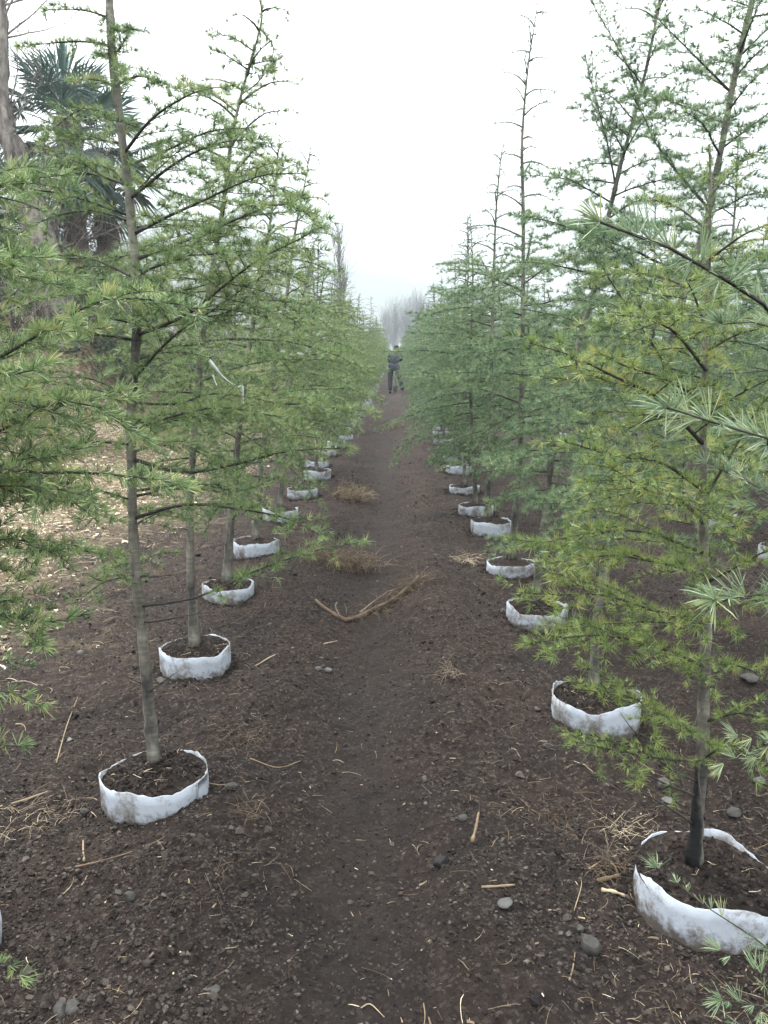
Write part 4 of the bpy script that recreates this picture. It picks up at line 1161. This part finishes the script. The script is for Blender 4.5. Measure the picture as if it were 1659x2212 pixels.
def clump(label, u, v, wpx, hpx, n, seed, tint, l=(0.05, 0.14), name='root_clump', r=0.0014, up=0.4):
    p = G(u, v); d = np.linalg.norm(p - CAM); s = wpx / FPX * d / 3.2
    rg = np.random.default_rng(seed); A = Acc()
    wisp(A, p, (s, s * 0.7, hpx / FPX * d * 0.35), n, rg, l[0], l[1], up, r, tint)
    return tag(link(name, A.mesh(name, [ROOT if name == 'root_clump' else STRAW], p, True), None, p), label, 'root clump' if name == 'root_clump' else 'straw clump', CLUMPS)
clump('matted brown root clump in the path below the left twig tip', 745, 1222, 110, 34, 1000, 1, (0.52, 0.28), (0.05, 0.18), r=0.0017)
clump('tan straw tuft in mid path beside the clean white ring', 765, 1082, 58, 34, 550, 2, (0.42, 0.25), (0.06, 0.2), 'straw_clump', r=0.0019, up=0.8)
clump('wispy root tuft right of the largest left grow bag', 500, 1612, 130, 22, 120, 3, (0.45, 0.22), (0.03, 0.11), r=0.0007)
clump('upright yellowed weed root between centre and left on near soil', 545, 1770, 40, 40, 45, 4, (0.6, 0.2), (0.03, 0.09), r=0.0009, up=1.1)
clump('pale straw bunch left of the rim of the lower-right grow bag', 1345, 1795, 80, 14, 60, 5, (0.75, 0.15), (0.03, 0.12), 'straw_clump', r=0.0009)
clump('fine root mat on the soil above the flat buff stone', 1180, 1770, 120, 14, 90, 6, (0.45, 0.22), (0.03, 0.08), r=0.0006)
clump('small tan weed stub on the right side of mid path', 970, 1465, 34, 40, 40, 7, (0.8, 0.2), (0.03, 0.09), r=0.0016, up=1.3)
clump('faint tan root tuft far along the path', 860, 925, 80, 16, 420, 8, (0.62, 0.22), (0.05, 0.2), r=0.003)
clump('thin straw tuft right of mid path near the twigs', 1005, 1215, 50, 18, 90, 9, (0.7, 0.2), (0.05, 0.15), 'straw_clump')
clump('brown bark and root heap at the left end of the lower-right rim', 1320, 1880, 50, 36, 90, 10, (0.4, 0.2), (0.03, 0.1), r=0.0012)
clump('straw strewn on soil left of the largest left grow bag', 60, 1770, 200, 10, 110, 11, (0.65, 0.2), (0.03, 0.09), 'straw_clump', r=0.0009)
clump('fine roots below the largest left grow bag', 460, 1880, 190, 10, 90, 12, (0.45, 0.25), (0.03, 0.09), r=0.0006)
clump('pale bleached straw heap on the mulch left of the nearest trunk', 180, 965, 130, 60, 700, 13, (0.85, 0.15), (0.15, 0.4), 'straw_clump', r=0.0035, up=0.7)

# the long dry root lying across the path
root = thing('dry_root', 'long brown dry root with fibres lying in a shallow V across the path', 'root', G(770, 1340))
o0 = np.array(root.location); A = Acc()
def gpath(pxs, lift): return spline([G(u, v) + np.array([0, 0, l]) for (u, v), l in zip(pxs, lift)], 14)
P = gpath([(682, 1302), (700, 1318), (725, 1330), (738, 1342), (765, 1340), (800, 1325), (850, 1300), (880, 1280), (905, 1255)], [.02, .015, .01, .008, .012, .015, .02, .03, .03])
rg = np.random.default_rng(9)
V, T, Q = tube(P, 0.013 * (0.6 + 0.5 * np.sin(np.linspace(0.2, 2.9, 14))) * (1 + 0.12 * rg.normal(size=14)), 8); A.add(V, T, Q, tint=0.3)
P = gpath([(778, 1330), (815, 1302), (845, 1285), (870, 1278)], [.02, .025, .03, .03]); V, T, Q = tube(P, 0.006 * (1.1 - np.linspace(0, 1, 14) * 0.5), 6); A.add(V, T, Q, tint=0.75)
P = gpath([(735, 1340), (725, 1325), (728, 1318)], [.02, .04, .05]); V, T, Q = tube(P, 0.005, 6); A.add(V, T, Q, tint=0.45)
link('main_root', A.mesh('main_root', [ROOT], o0, True), root)
A = Acc()
for (u, v), nn in (((880, 1275), 170), ((845, 1300), 110), ((810, 1325), 70), ((905, 1255), 60), ((770, 1342), 30)):
    wisp(A, G(u, v) + np.array([0, 0, .012]), (0.05, 0.04, 0.02), nn, rg, 0.05, 0.15, 0.4, 0.0013, (0.4, 0.22))
link('root_fibres', A.mesh('root_fibres', [ROOT], o0, True), root)

# white ribbon caught in the branches of the left row
rb = thing('plastic_ribbon', 'torn white plastic ribbon hanging in the left branches', 'ribbon', W(480, 815, 2.5))
rm, rnt, rbb = mat('white_plastic', (0.72, 0.74, 0.76), 0.4, 0.4)
_, rr_ = noise_ramp(rnt, 30, [(0.3, (0.5, 0.53, 0.55)), (0.7, (0.78, 0.8, 0.82))]); rnt.links.new(rr_.outputs[0], rbb.inputs['Base Color'])
def strip(name, pts, wd):
    P = spline(pts, 16); t = unit(np.gradient(P, axis=0)); a = unit(np.cross(t, np.array([0.25, 1, 0.15]))); nrm = np.cross(t, a)
    tw = np.linspace(0, 1.4, 16)[:, None]; a2 = a * np.cos(tw) + nrm * np.sin(tw); n2 = np.cross(t, a2) * 0.0008
    w_ = (wd * (1 + 0.25 * np.sin(np.linspace(0, 9, 16))))[:, None] / 2
    rows = np.stack([P - a2 * w_ + n2, P + a2 * w_ + n2, P + a2 * w_ - n2, P - a2 * w_ - n2], 1).reshape(-1, 3)
    q = [(4 * k + j, 4 * k + (j + 1) % 4, 4 * k + 4 + (j + 1) % 4, 4 * k + 4 + j) for k in range(15) for j in range(4)]
    A = Acc(); A.add(rows, Q=np.array(q)); link(name, A.mesh(name, [rm], np.array(rb.location), True), rb)
strip('ribbon_strip', px([(452, 778), (466, 796), (480, 812), (500, 828), (520, 838)], 2.5), 0.010)
strip('ribbon_end', px([(520, 832), (524, 850), (526, 872)], 2.5), 0.014)
strip('ribbon_end', px([(460, 810), (464, 822), (468, 832)], 2.5), 0.006)

# ------------------------------------------------------------------ background on the left
# old leaning tree with a gnarled trunk
def limb_tree(root, P, r0, r1, rg, n_limb, l, m, sides=9, twig_len=0.5, up=0.6, z_from=0.35, rough=0.12):
    A = Acc(); P = spline(P, 26)
    rr = (r1 + (r0 - r1) * (1 - np.linspace(0, 1, 26) ** 1.6))[:, None] * (1 + rough * rg.normal(size=(26, sides)))
    V, T, Q = tube(P, rr, sides); A.add(V, T, Q)
    base = np.array(root.location)
    link('trunk', A.mesh('trunk', [m], base, True), root)
    B = Acc()
    for k in range(n_limb):
        i = int(26 * (z_from + (1 - z_from) * rg.random())); i = min(i, 25)
        L = l * rg.uniform(0.4, 1.1)
        Pb = free_curve(P[i], rg.uniform(0, 6.28), R(rg.uniform(15, 70)) * up * 1.4, L, R(rg.uniform(-40, 10)), 9, rg)
        V, T, Q = tube(Pb, max(0.006, r1 * 0.5) * (1 - 0.8 * np.linspace(0, 1, 9)), 5, False); B.add(V, T, Q)
        for q in range(6):
            j = rg.integers(2, 9); Pt = free_curve(Pb[j], rg.uniform(0, 6.28), R(rg.uniform(0, 75)), twig_len * rg.uniform(0.4, 1), R(rg.uniform(-30, 20)), 6, rg)
            V, T, Q = tube(Pt, 0.006 * (1 - 0.7 * np.linspace(0, 1, 6)), 3, False); B.add(V, T, Q)
            for q2 in range(3):
                Pu = free_curve(Pt[rg.integers(1, 6)], rg.uniform(0, 6.28), R(rg.uniform(0, 75)), twig_len * rg.uniform(0.2, 0.5), 0.2, 4, rg)
                V, T, Q = tube(Pu, 0.003, 3, False); B.add(V, T, Q)
    link('limbs', B.mesh('limbs', [m], base, True), root)
YT = 13.0
pts = px([(135, 760), (118, 650), (95, 540), (62, 430), (30, 330), (8, 260), (0, 150), (6, 60), (-5, -60)], YT)
gz = gh(pts[0][0], YT); pts[0][2] = min(pts[0][2], gz - 0.1)
old = thing('old_tree', 'old leaning tree with a thick peeling grey trunk at the upper left', 'tree', pts[0])
limb_tree(old, pts, 0.25, 0.035, np.random.default_rng(31), 34, 2.0, OLD_BARK, 10, 0.8, 0.6, 0.3, 0.22)
pts = px([(125, 700), (112, 600), (112, 520), (118, 440)], YT + 0.6)
pts[0][2] = gh(pts[0][0], YT + 0.6) - 0.1
stub = thing('dead_trunk', 'pale bare dead stem standing just right of the old leaning tree', 'tree', pts[0])
limb_tree(stub, pts, 0.15, 0.06, np.random.default_rng(32), 26, 1.6, OLD_BARK, 8, 0.6, 0.5, 0.2)

# fan palms
pm, pnt, pb = mat('palm_leaf', (0.045, 0.10, 0.075), 0.45, 0.4)
_, pr = noise_ramp(pnt, 3, [(0.3, (0.05, 0.095, 0.085)), (0.7, (0.12, 0.185, 0.155))]); pnt.links.new(pr.outputs[0], pb.inputs['Base Color'])  # leaf green lightened, so part of the distance haze sits in the colour
def fan_leaf(start, az, el, stalk, size, rg):
    A = Acc()
    d = np.array([math.cos(az) * math.cos(el), math.sin(az) * math.cos(el), math.sin(el)])
    c = start + d * stalk
    P = spline([start, start + d * stalk * 0.5 + UP * 0.03, c], 6)
    V, T, Q = tube(P, np.linspace(0.014, 0.008, 6), 5); A.add(V, T, Q)
    side = unit(np.cross(d, UP) + 1e-6); nrm = unit(np.cross(side, d))
    for a in np.linspace(-2.1, 2.1, 30):
        a += rg.normal() * 0.03
        dd = unit(d * math.cos(a) + side * math.sin(a))
        L = size * (0.75 + 0.25 * math.cos(a)) * rg.uniform(0.9, 1.05)
        perp = unit(np.cross(nrm, dd))
        w_ = 0.022; fold = nrm * 0.012
        p1 = c + dd * L * 0.55; p2 = c + dd * L - UP * L * rg.uniform(0.02, 0.28)
        V = np.array([c, p1 + perp * w_ + fold, p1 - fold, p1 - perp * w_ + fold, p2])
        A.add(V, T=[(0, 2, 1), (0, 3, 2), (1, 2, 4), (2, 3, 4)])
    return A
def palm(label, u, v_top, Y, v_base, seed, n=22, size=0.55):
    rg = np.random.default_rng(seed)
    top = W(u, v_top, Y); bx = W(u + 8, v_base, Y); bz = gh(bx[0], Y)
    base = np.array([bx[0], Y, bz])
    root = thing('fan_palm', label, 'palm', base, 'fan palms behind the left row')
    A = Acc(); P = spline([base - UP * 0.1, (base + top) / 2 + np.array([0.08, 0, 0]), top], 30)
    V, T, Q = tube(P, np.linspace(0.17, 0.22, 30)[:, None] * (1 + 0.16 * rg.normal(size=(30, 11))), 11); A.add(V, T, Q)
    for k in range(420):                       # hanging fibre and old leaf stubs
        i = rg.integers(6, 29); a = rg.uniform(0, 6.28)
        s = P[i] + 0.19 * np.array([math.cos(a), math.sin(a), 0])
        Pt = free_curve(s, a, R(rg.uniform(-20, 50)), rg.uniform(0.1, 0.5), R(rg.uniform(40, 130)), 5, rg)
        V, T, Q = tube(Pt, 0.006 * (1 - 0.6 * np.linspace(0, 1, 5)), 3, False); A.add(V, T, Q)
    link('trunk', A.mesh('trunk', [FIBRE], base, True), root)
    for k in range(n):
        f = k / (n - 1)
        L = fan_leaf(top - UP * 0.35 * f, k * 2.4 + rg.normal() * 0.2, R(80 - 135 * f + rg.normal() * 6), rg.uniform(0.5, 0.85), size * rg.uniform(0.9, 1.1), rg)
        link('frond', L.mesh('frond', [pm], base), root)
palm('fan palm with the tallest upright leaves, behind the nearest left cedar', 146, 262, 14.0, 640, 1, 24, 0.8)
palm('darker fan palm lower down at the left edge behind the old tree', -10, 470, 14.4, 640, 2, 20, 0.85)
palm('fan palm half hidden right of the tallest one', 215, 330, 15.4, 640, 3, 20, 0.75)

# brush along the bank: bare twiggy shrubs and dark evergreen bushes
lm = tint_mat('bush_leaf', (0.025, 0.05, 0.03), (0.055, 0.09, 0.05), (0.13, 0.15, 0.08), 0.6)
bm = tint_mat('brush_twig', (0.05, 0.042, 0.038), (0.11, 0.09, 0.078), (0.22, 0.18, 0.14), 0.9)
def bush(label, x, y, h, wd, n, seed, leaves=0, name='shrub', group='shrubs along the earth bank'):
    rg = np.random.default_rng(seed); z = gh(x, y)
    base = np.array([x, y, z]); root = thing(name, label, 'shrub', base, group)
    A = Acc(); tips = []
    for k in range(n):
        s = base + np.array([rg.normal() * wd * 0.25, rg.normal() * wd * 0.25, -0.05])
        P = free_curve(s, rg.uniform(0, 6.28), R(rg.uniform(40, 88)), h * rg.uniform(0.5, 1.05), R(rg.uniform(0, 50)), 8, rg)
        V, T, Q = tube(P, 0.009 * (1 - 0.8 * np.linspace(0, 1, 8)), 4, False); A.add(V, T, Q, tint=rg.random())
        for q in range(5):
            Pt = free_curve(P[rg.integers(2, 8)], rg.uniform(0, 6.28), R(rg.uniform(-10, 70)), h * rg.uniform(0.12, 0.35), R(rg.uniform(0, 40)), 5, rg)
            V, T, Q = tube(Pt, 0.004 * (1 - 0.7 * np.linspace(0, 1, 5)), 3, False); A.add(V, T, Q, tint=rg.random())
            tips.append(Pt)
    link('stems', A.mesh('stems', [bm], base, True), root)
    if leaves:
        tp = np.concatenate(tips); i = rg.integers(0, len(tp), leaves)
        c = tp[i] + rg.normal(size=(leaves, 3)) * 0.05
        d1 = unit(rg.normal(size=(leaves, 3))); d2 = unit(np.cross(d1, rg.normal(size=(leaves, 3))))
        L = rg.uniform(0.025, 0.055, leaves)[:, None]
        V = np.stack([c - d1 * L, c + d2 * L * 0.35, c + d1 * L, c - d2 * L * 0.35], 1).reshape(-1, 3)
        B = Acc(); B.add(V, Q=np.arange(leaves * 4).reshape(-1, 4), tint=np.repeat(np.clip(0.45 + 0.25 * rg.normal(size=leaves), 0, 1), 4))
        link('foliage', B.mesh('foliage', [lm], base), root)
bush('dark evergreen bush at the left edge under the lower palm', -6.9, 13.4, 1.6, 1.8, 50, 1, 8000)
bush('tangled bare shrub at the foot of the old leaning tree', -6.0, 12.6, 2.2, 1.6, 80, 2)
bush('dark evergreen bush between the palms on the bank', -5.7, 15.0, 1.7, 1.8, 50, 3, 6000)
bush('grey bare shrub right of the palms on the bank', -5.2, 14.2, 2.6, 1.7, 90, 4)
bush('dull green bush seen past the nearest left trunk', -4.6, 13.6, 1.6, 1.8, 45, 5, 5000)
bush('sparse olive bush behind the second left trunk', -4.2, 15.5, 1.9, 1.8, 45, 6, 5000)
bush('bare thicket behind the third and fourth left cedars', -4.2, 18.0, 2.8, 2.0, 80, 7)
bush('low bare thicket at the foot of the bank on the left edge', -5.6, 10.6, 1.0, 1.6, 70, 8)
bush('leafless thicket far behind the left row', -5.2, 23.0, 3.4, 2.4, 80, 9)
bush('grey-brown thicket at the left behind the straw', -6.6, 11.4, 1.6, 1.8, 80, 10)
bush('bare twigs rising between the two tallest palms', -6.3, 14.6, 3.4, 1.2, 80, 11)
# heap of cut brushwood on the mulch
A = Acc(); rg = np.random.default_rng(71); c = np.array([-5.3, 10.9, gh(-5.3, 10.9)])
for k in range(240):
    s = c + np.array([rg.normal() * 0.7, rg.normal() * 0.35, 0]); s[2] = gh(s[0], s[1]) + abs(rg.normal()) * 0.10
    P = free_curve(s, rg.normal() * 0.5 + (0 if rg.random() < .5 else math.pi), R(rg.normal() * 10), rg.uniform(0.3, 1.1), R(rg.normal() * 12), 6, rg)
    V, T, Q = tube(P, rg.uniform(0.003, 0.007) * (1 - 0.6 * np.linspace(0, 1, 6)), 4, False); A.add(V, T, Q, tint=rg.random())
tag(link('brushwood_heap', A.mesh('brushwood_heap', [bm], c, True), None, c), 'low heap of cut brown brushwood lying on the mulch at the left edge', 'brushwood')

# bare trees far behind the left row, and the hazy grove at the end of the path
def bare_tree(label, x, y, h, wd, seed, group, n=34, name='bare_tree', m=None):
    rg = np.random.default_rng(seed); z = gh(x, y); base = np.array([x, y, z])
    root = thing(name, label, 'tree', base, group)
    P = spline([base - UP * 0.1, base + UP * h * 0.4 + np.array([rg.normal() * .1, 0, 0]), base + UP * h * 0.75], 10)
    A = Acc(); V, T, Q = tube(P, np.linspace(h * 0.013, h * 0.005, 10), 7); A.add(V, T, Q)
    link('trunk', A.mesh('trunk', [m or BARE], base, True), root)
    B = Acc()
    for k in range(n):
        f = rg.uniform(0.15, 0.98); i = min(int(f * 10), 9)
        P2 = free_curve(P[i], rg.uniform(0, 6.28), R(rg.uniform(48, 80)), h * rg.uniform(0.25, 0.5) * (1.15 - 0.5 * f), R(rg.uniform(-28, 0)), 8, rg)
        P2[:, :2] = P[i][:2] + (P2[:, :2] - P[i][:2]) * wd
        V, T, Q = tube(P2, h * 0.0035 * (1 - 0.75 * np.linspace(0, 1, 8)), 4, False); B.add(V, T, Q)
        for q in range(7):
            P3 = free_curve(P2[rg.integers(2, 8)], rg.uniform(0, 6.28), R(rg.uniform(40, 82)), h * rg.uniform(0.08, 0.2), R(rg.uniform(-20, 5)), 5, rg)
            V, T, Q = tube(P3, h * 0.0014 * (1 - 0.6 * np.linspace(0, 1, 5)) + 0.003, 3, False); B.add(V, T, Q)
    link('limbs', B.mesh('limbs', [m or BARE], base, True), root)
BT = 'bare trees far behind the left row'
bare_tree('tall hazy bare tree with upright fanned limbs left of the gap', -3.9, 58, 10.0, 0.42, 1, BT, 46)
bare_tree('faint bare tree left of the tall fanned one', -6.6, 62, 9.0, 0.5, 2, BT)
bare_tree('faint bare tree farther left behind the cedar tips', -9.2, 60, 9.0, 0.6, 3, BT)
bare_tree('slender bare tree behind the fourth left cedar', -7.4, 45, 7.0, 0.5, 4, BT)
bare_tree('slender bare tree just left of the fourth left cedar', -9.4, 46, 7.5, 0.5, 5, BT)
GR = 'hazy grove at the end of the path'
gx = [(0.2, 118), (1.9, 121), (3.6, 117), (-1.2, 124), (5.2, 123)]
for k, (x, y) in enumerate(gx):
    bare_tree('blue-grey hazed tree in the rounded grove closing the path', x, y, 9.2 - 0.5 * abs(k - 2) - (1.2 if k == 3 else 0), 1.15, 20 + k, GR, 130, m=POPLAR_HAZED)

# ------------------------------------------------------------------ person on the path
PB = G(851, 850)
pz = PB[2]
FIG = 'person'
def skinmesh(name, verts, edges, radii, m, parent, root_i=0, sub=2):
    me = bpy.data.meshes.new(name)
    me.from_pydata([Vector(v) for v in verts], edges, [])
    o = bpy.data.objects.new(name, me); C.objects.link(o)
    md = o.modifiers.new('skin', 'SKIN'); md.use_smooth_shade = True
    sv = me.skin_vertices[0].data if me.skin_vertices else None
    if sv is None:
        bpy.context.view_layer.objects.active = o
        bpy.ops.object.modifier_remove(modifier='skin'); 
        bpy.ops.object.modifier_add(type='SKIN'); sv = me.skin_vertices[0].data
    for i, r in enumerate(radii):
        sv[i].radius = (r, r) if np.isscalar(r) else r
        sv[i].use_root = (i == root_i)
    sd = o.modifiers.new('sub', 'SUBSURF'); sd.levels = sub; sd.render_levels = sub
    bpy.context.view_layer.update()
    dg = bpy.context.evaluated_depsgraph_get()
    me2 = bpy.data.meshes.new_from_object(o.evaluated_get(dg))
    me2.name = name
    o.modifiers.clear(); o.data = me2
    me2.materials.clear(); me2.materials.append(m)
    for p_ in me2.polygons: p_.use_smooth = True
    o.parent = parent
    return o
skin_m, _, _ = mat('skin', (0.33, 0.20, 0.14), 0.6)
def cloth(name, a, b_):
    m, nt, b = mat(name, a, 0.9, 0.15); _, r = noise_ramp(nt, 9, [(0.3, a), (0.7, b_)]); nt.links.new(r.outputs[0], b.inputs['Base Color']); return m
jacket_m = cloth('dark_jacket', (0.012, 0.014, 0.018), (0.028, 0.031, 0.036))
trouser_m = cloth('slate_trousers', (0.028, 0.031, 0.042), (0.048, 0.052, 0.066))
shoe_m = cloth('dark_shoes', (0.015, 0.014, 0.014), (0.03, 0.028, 0.026))
hair_m = cloth('black_hair', (0.008, 0.008, 0.009), (0.02, 0.02, 0.022))
ps = thing('person', 'person in a dark jacket and slate trousers standing on the path with a spade', 'person', (PB[0], PB[1], pz))
# joints (x right, y away from the camera, z up); seen from behind, turned a little right, bent over the spade
J = dict(pel=(0, 0, .92), waist=(0.01, .05, 1.08), chest=(.04, .19, 1.26), neck=(.075, .31, 1.38), head=(.085, .38, 1.47), crown=(.09, .42, 1.575),
         hl=(-.10, 0, .90), kl=(-.13, .05, .48), al=(-.13, 0, .09), tl=(-.13, .16, .03),
         hr=(.10, 0, .90), kr=(.21, .06, .48), ar=(.31, .0, .09), tr=(.41, .10, .03),
         sl=(-.12, .23, 1.32), el=(-.19, .32, 1.10), wl=(-.03, .42, .98), sr=(.21, .23, 1.32), er=(.26, .34, 1.12), wr=(.10, .44, 1.10))
def sk(names, edges, rad):
    ix = {n: i for i, n in enumerate(names)}
    return [J[n] for n in names], [(ix[a], ix[b]) for a, b in edges], rad
def fingers(w, pre, down):
    w = np.array(w); out = []
    for k in range(4):
        a = w + np.array([-0.02 + 0.016 * k, 0.05, -0.03]); b = a + np.array([0.004 * k, 0.035, -0.022 - 0.002 * k]); c = b + np.array([0.008, -0.008, -0.026])
        out.append([a, b, c])
    a = w + np.array([0.032 * down, 0.03, -0.008]); out.append([a, a + np.array([0.016 * down, 0.028, 0.004]), a + np.array([0.008 * down, 0.05, -0.004])])
    return out
names = list(J); edges = [('pel', 'waist'), ('waist', 'chest'), ('chest', 'neck'), ('neck', 'head'), ('head', 'crown'), ('pel', 'hl'), ('hl', 'kl'), ('kl', 'al'), ('al', 'tl'),
         ('pel', 'hr'), ('hr', 'kr'), ('kr', 'ar'), ('ar', 'tr'), ('chest', 'sl'), ('sl', 'el'), ('el', 'wl'), ('chest', 'sr'), ('sr', 'er'), ('er', 'wr')]
radd = dict(pel=.12, waist=.11, chest=.13, neck=.05, head=.085, crown=.075, hl=.085, kl=.055, al=.035, tl=.03, hr=.085, kr=.055, ar=.035, tr=.03, sl=.055, el=.04, wl=.028, sr=.055, er=.04, wr=.028)
vv, ee, _ = sk(names, edges, 0)
rr_ = [radd[n] for n in names]
for wn, s in (('wl', 1), ('wr', -1)):
    wi = names.index(wn); palm_i = len(vv)
    w_ = np.array(J[wn]); vv.append(tuple(w_ + np.array([0.0, 0.045, -0.02]))); rr_.append((.034, .02)); ee.append((wi, palm_i))
    for fg in fingers(J[wn], wn, s):
        prev = palm_i
        for q in fg:
            vv.append(tuple(q)); rr_.append(.0095); ee.append((prev, len(vv) - 1)); prev = len(vv) - 1
# face: nose and ears on the far side of the head
hi = names.index('head')
for q, r_ in (((.085, .475, 1.49), .014), ((.0, .38, 1.50), .014), ((.17, .38, 1.50), .014)):
    vv.append(q); rr_.append(r_); ee.append((hi, len(vv) - 1))
skinmesh('body', vv, ee, rr_, skin_m, ps)
skinmesh('jacket', *sk(['pel', 'waist', 'chest', 'neck', 'sl', 'el', 'wl', 'sr', 'er', 'wr'], [('pel', 'waist'), ('waist', 'chest'), ('chest', 'neck'), ('chest', 'sl'), ('sl', 'el'), ('el', 'wl'), ('chest', 'sr'), ('sr', 'er'), ('er', 'wr')],
         [(.185, .15), (.165, .145), (.175, .155), .07, .085, .065, .045, .085, .065, .045]), jacket_m, ps)
skinmesh('trousers', *sk(['pel', 'hl', 'kl', 'al', 'hr', 'kr', 'ar'], [('pel', 'hl'), ('hl', 'kl'), ('kl', 'al'), ('pel', 'hr'), ('hr', 'kr'), ('kr', 'ar')], [.14, .115, .09, .075, .115, .09, .075]), trouser_m, ps)
for a, t_ in (('al', 'tl'), ('ar', 'tr')):
    J[a + 'h'] = (J[a][0], J[a][1] - .05, .04); J[a + 's'] = (J[a][0], J[a][1], .05)
    skinmesh('shoe', *sk([a + 'h', a + 's', t_], [(a + 'h', a + 's'), (a + 's', t_)], [.042, .048, .036]), shoe_m, ps, 1)
J['h1'] = (.08, .32, 1.42); J['h2'] = (.085, .355, 1.52); J['h3'] = (.09, .41, 1.615)
skinmesh('hair', *sk(['h1', 'h2', 'h3'], [('h1', 'h2'), ('h2', 'h3')], [.075, .108, .085]), hair_m, ps)
ps.scale = (1.12, 1.12, 1.12)
# spade
spd = thing('spade', 'spade with a wooden handle held upright by the person on the path', 'spade', (PB[0] + 0.06, PB[1] + 0.46, pz))
hm_, hnt_, hb_ = mat('spade_wood', (0.10, 0.07, 0.045), 0.7)
_, r_ = noise_ramp(hnt_, 20, [(0.3, (0.06, 0.04, 0.025)), (0.7, (0.14, 0.10, 0.06))], mapping=(4, 4, .5)); hnt_.links.new(r_.outputs[0], hb_.inputs['Base Color'])
sm_, snt_, sb_ = mat('spade_steel', (0.12, 0.115, 0.11), 0.5); sb_.inputs['Metallic'].default_value = 0.7
A = Acc(); V, T, Q = tube(spline([(0, 0, .25), (0, -.01, .7), (0, -.02, 1.12)], 8), 0.016, 8); A.add(V, T, Q)
V, T, Q = tube([(-.055, -.02, 1.13), (0, -.02, 1.135), (.055, -.02, 1.13)], 0.014, 8); A.add(V, T, Q)
link('handle', A.mesh('handle', [hm_], smooth=True), spd)
A = Acc(); xs_ = np.linspace(-.085, .085, 7); zs_ = np.linspace(-.03, .27, 6); rows = []
for zz in zs_:
    wz = 1 if zz > .06 else (0.45 + 0.55 * (zz + .03) / .09)
    rows += [(xx * wz, -0.10 * xx * xx / .085 + 0.012, zz) for xx in xs_]
rows = np.array(rows); fi = (np.arange(5)[:, None] * 7 + np.arange(6)[None, :]).ravel(); fq = np.stack([fi, fi + 1, fi + 8, fi + 7], 1)
A.add(np.vstack([rows, rows - np.array([0, .004, 0])]), Q=np.vstack([fq, fq[:, ::-1] + 42]))
link('blade', A.mesh('blade', [sm_], smooth=True), spd)

# ------------------------------------------------------------------ haze
hz = Acc()
x0, x1, y0_, y1_, zz0, zz1 = -430, 430, -30, 630, -2.2, 98
V = [(x, y, z) for z in (zz0, zz1) for y in (y0_, y1_) for x in (x0, x1)]
hz.add(V, Q=[(0, 2, 3, 1), (4, 5, 7, 6), (0, 1, 5, 4), (2, 6, 7, 3), (0, 4, 6, 2), (1, 3, 7, 5)])
hmat = bpy.data.materials.new('haze_air'); hmat.use_nodes = True
hn = hmat.node_tree; hn.nodes.clear()
ho = hn.nodes.new('ShaderNodeOutputMaterial'); pv = hn.nodes.new('ShaderNodeVolumePrincipled')
pv.inputs['Color'].default_value = (0.46, 0.515, 0.535, 1)
pv.inputs['Density'].default_value = 0.0022
pv.inputs['Anisotropy'].default_value = 0.2
hn.links.new(pv.outputs[0], ho.inputs['Volume'])
haze = link('haze', hz.mesh('haze', [hmat])); haze['kind'] = 'stuff'
haze['label'] = 'pale damp haze hanging in the air'
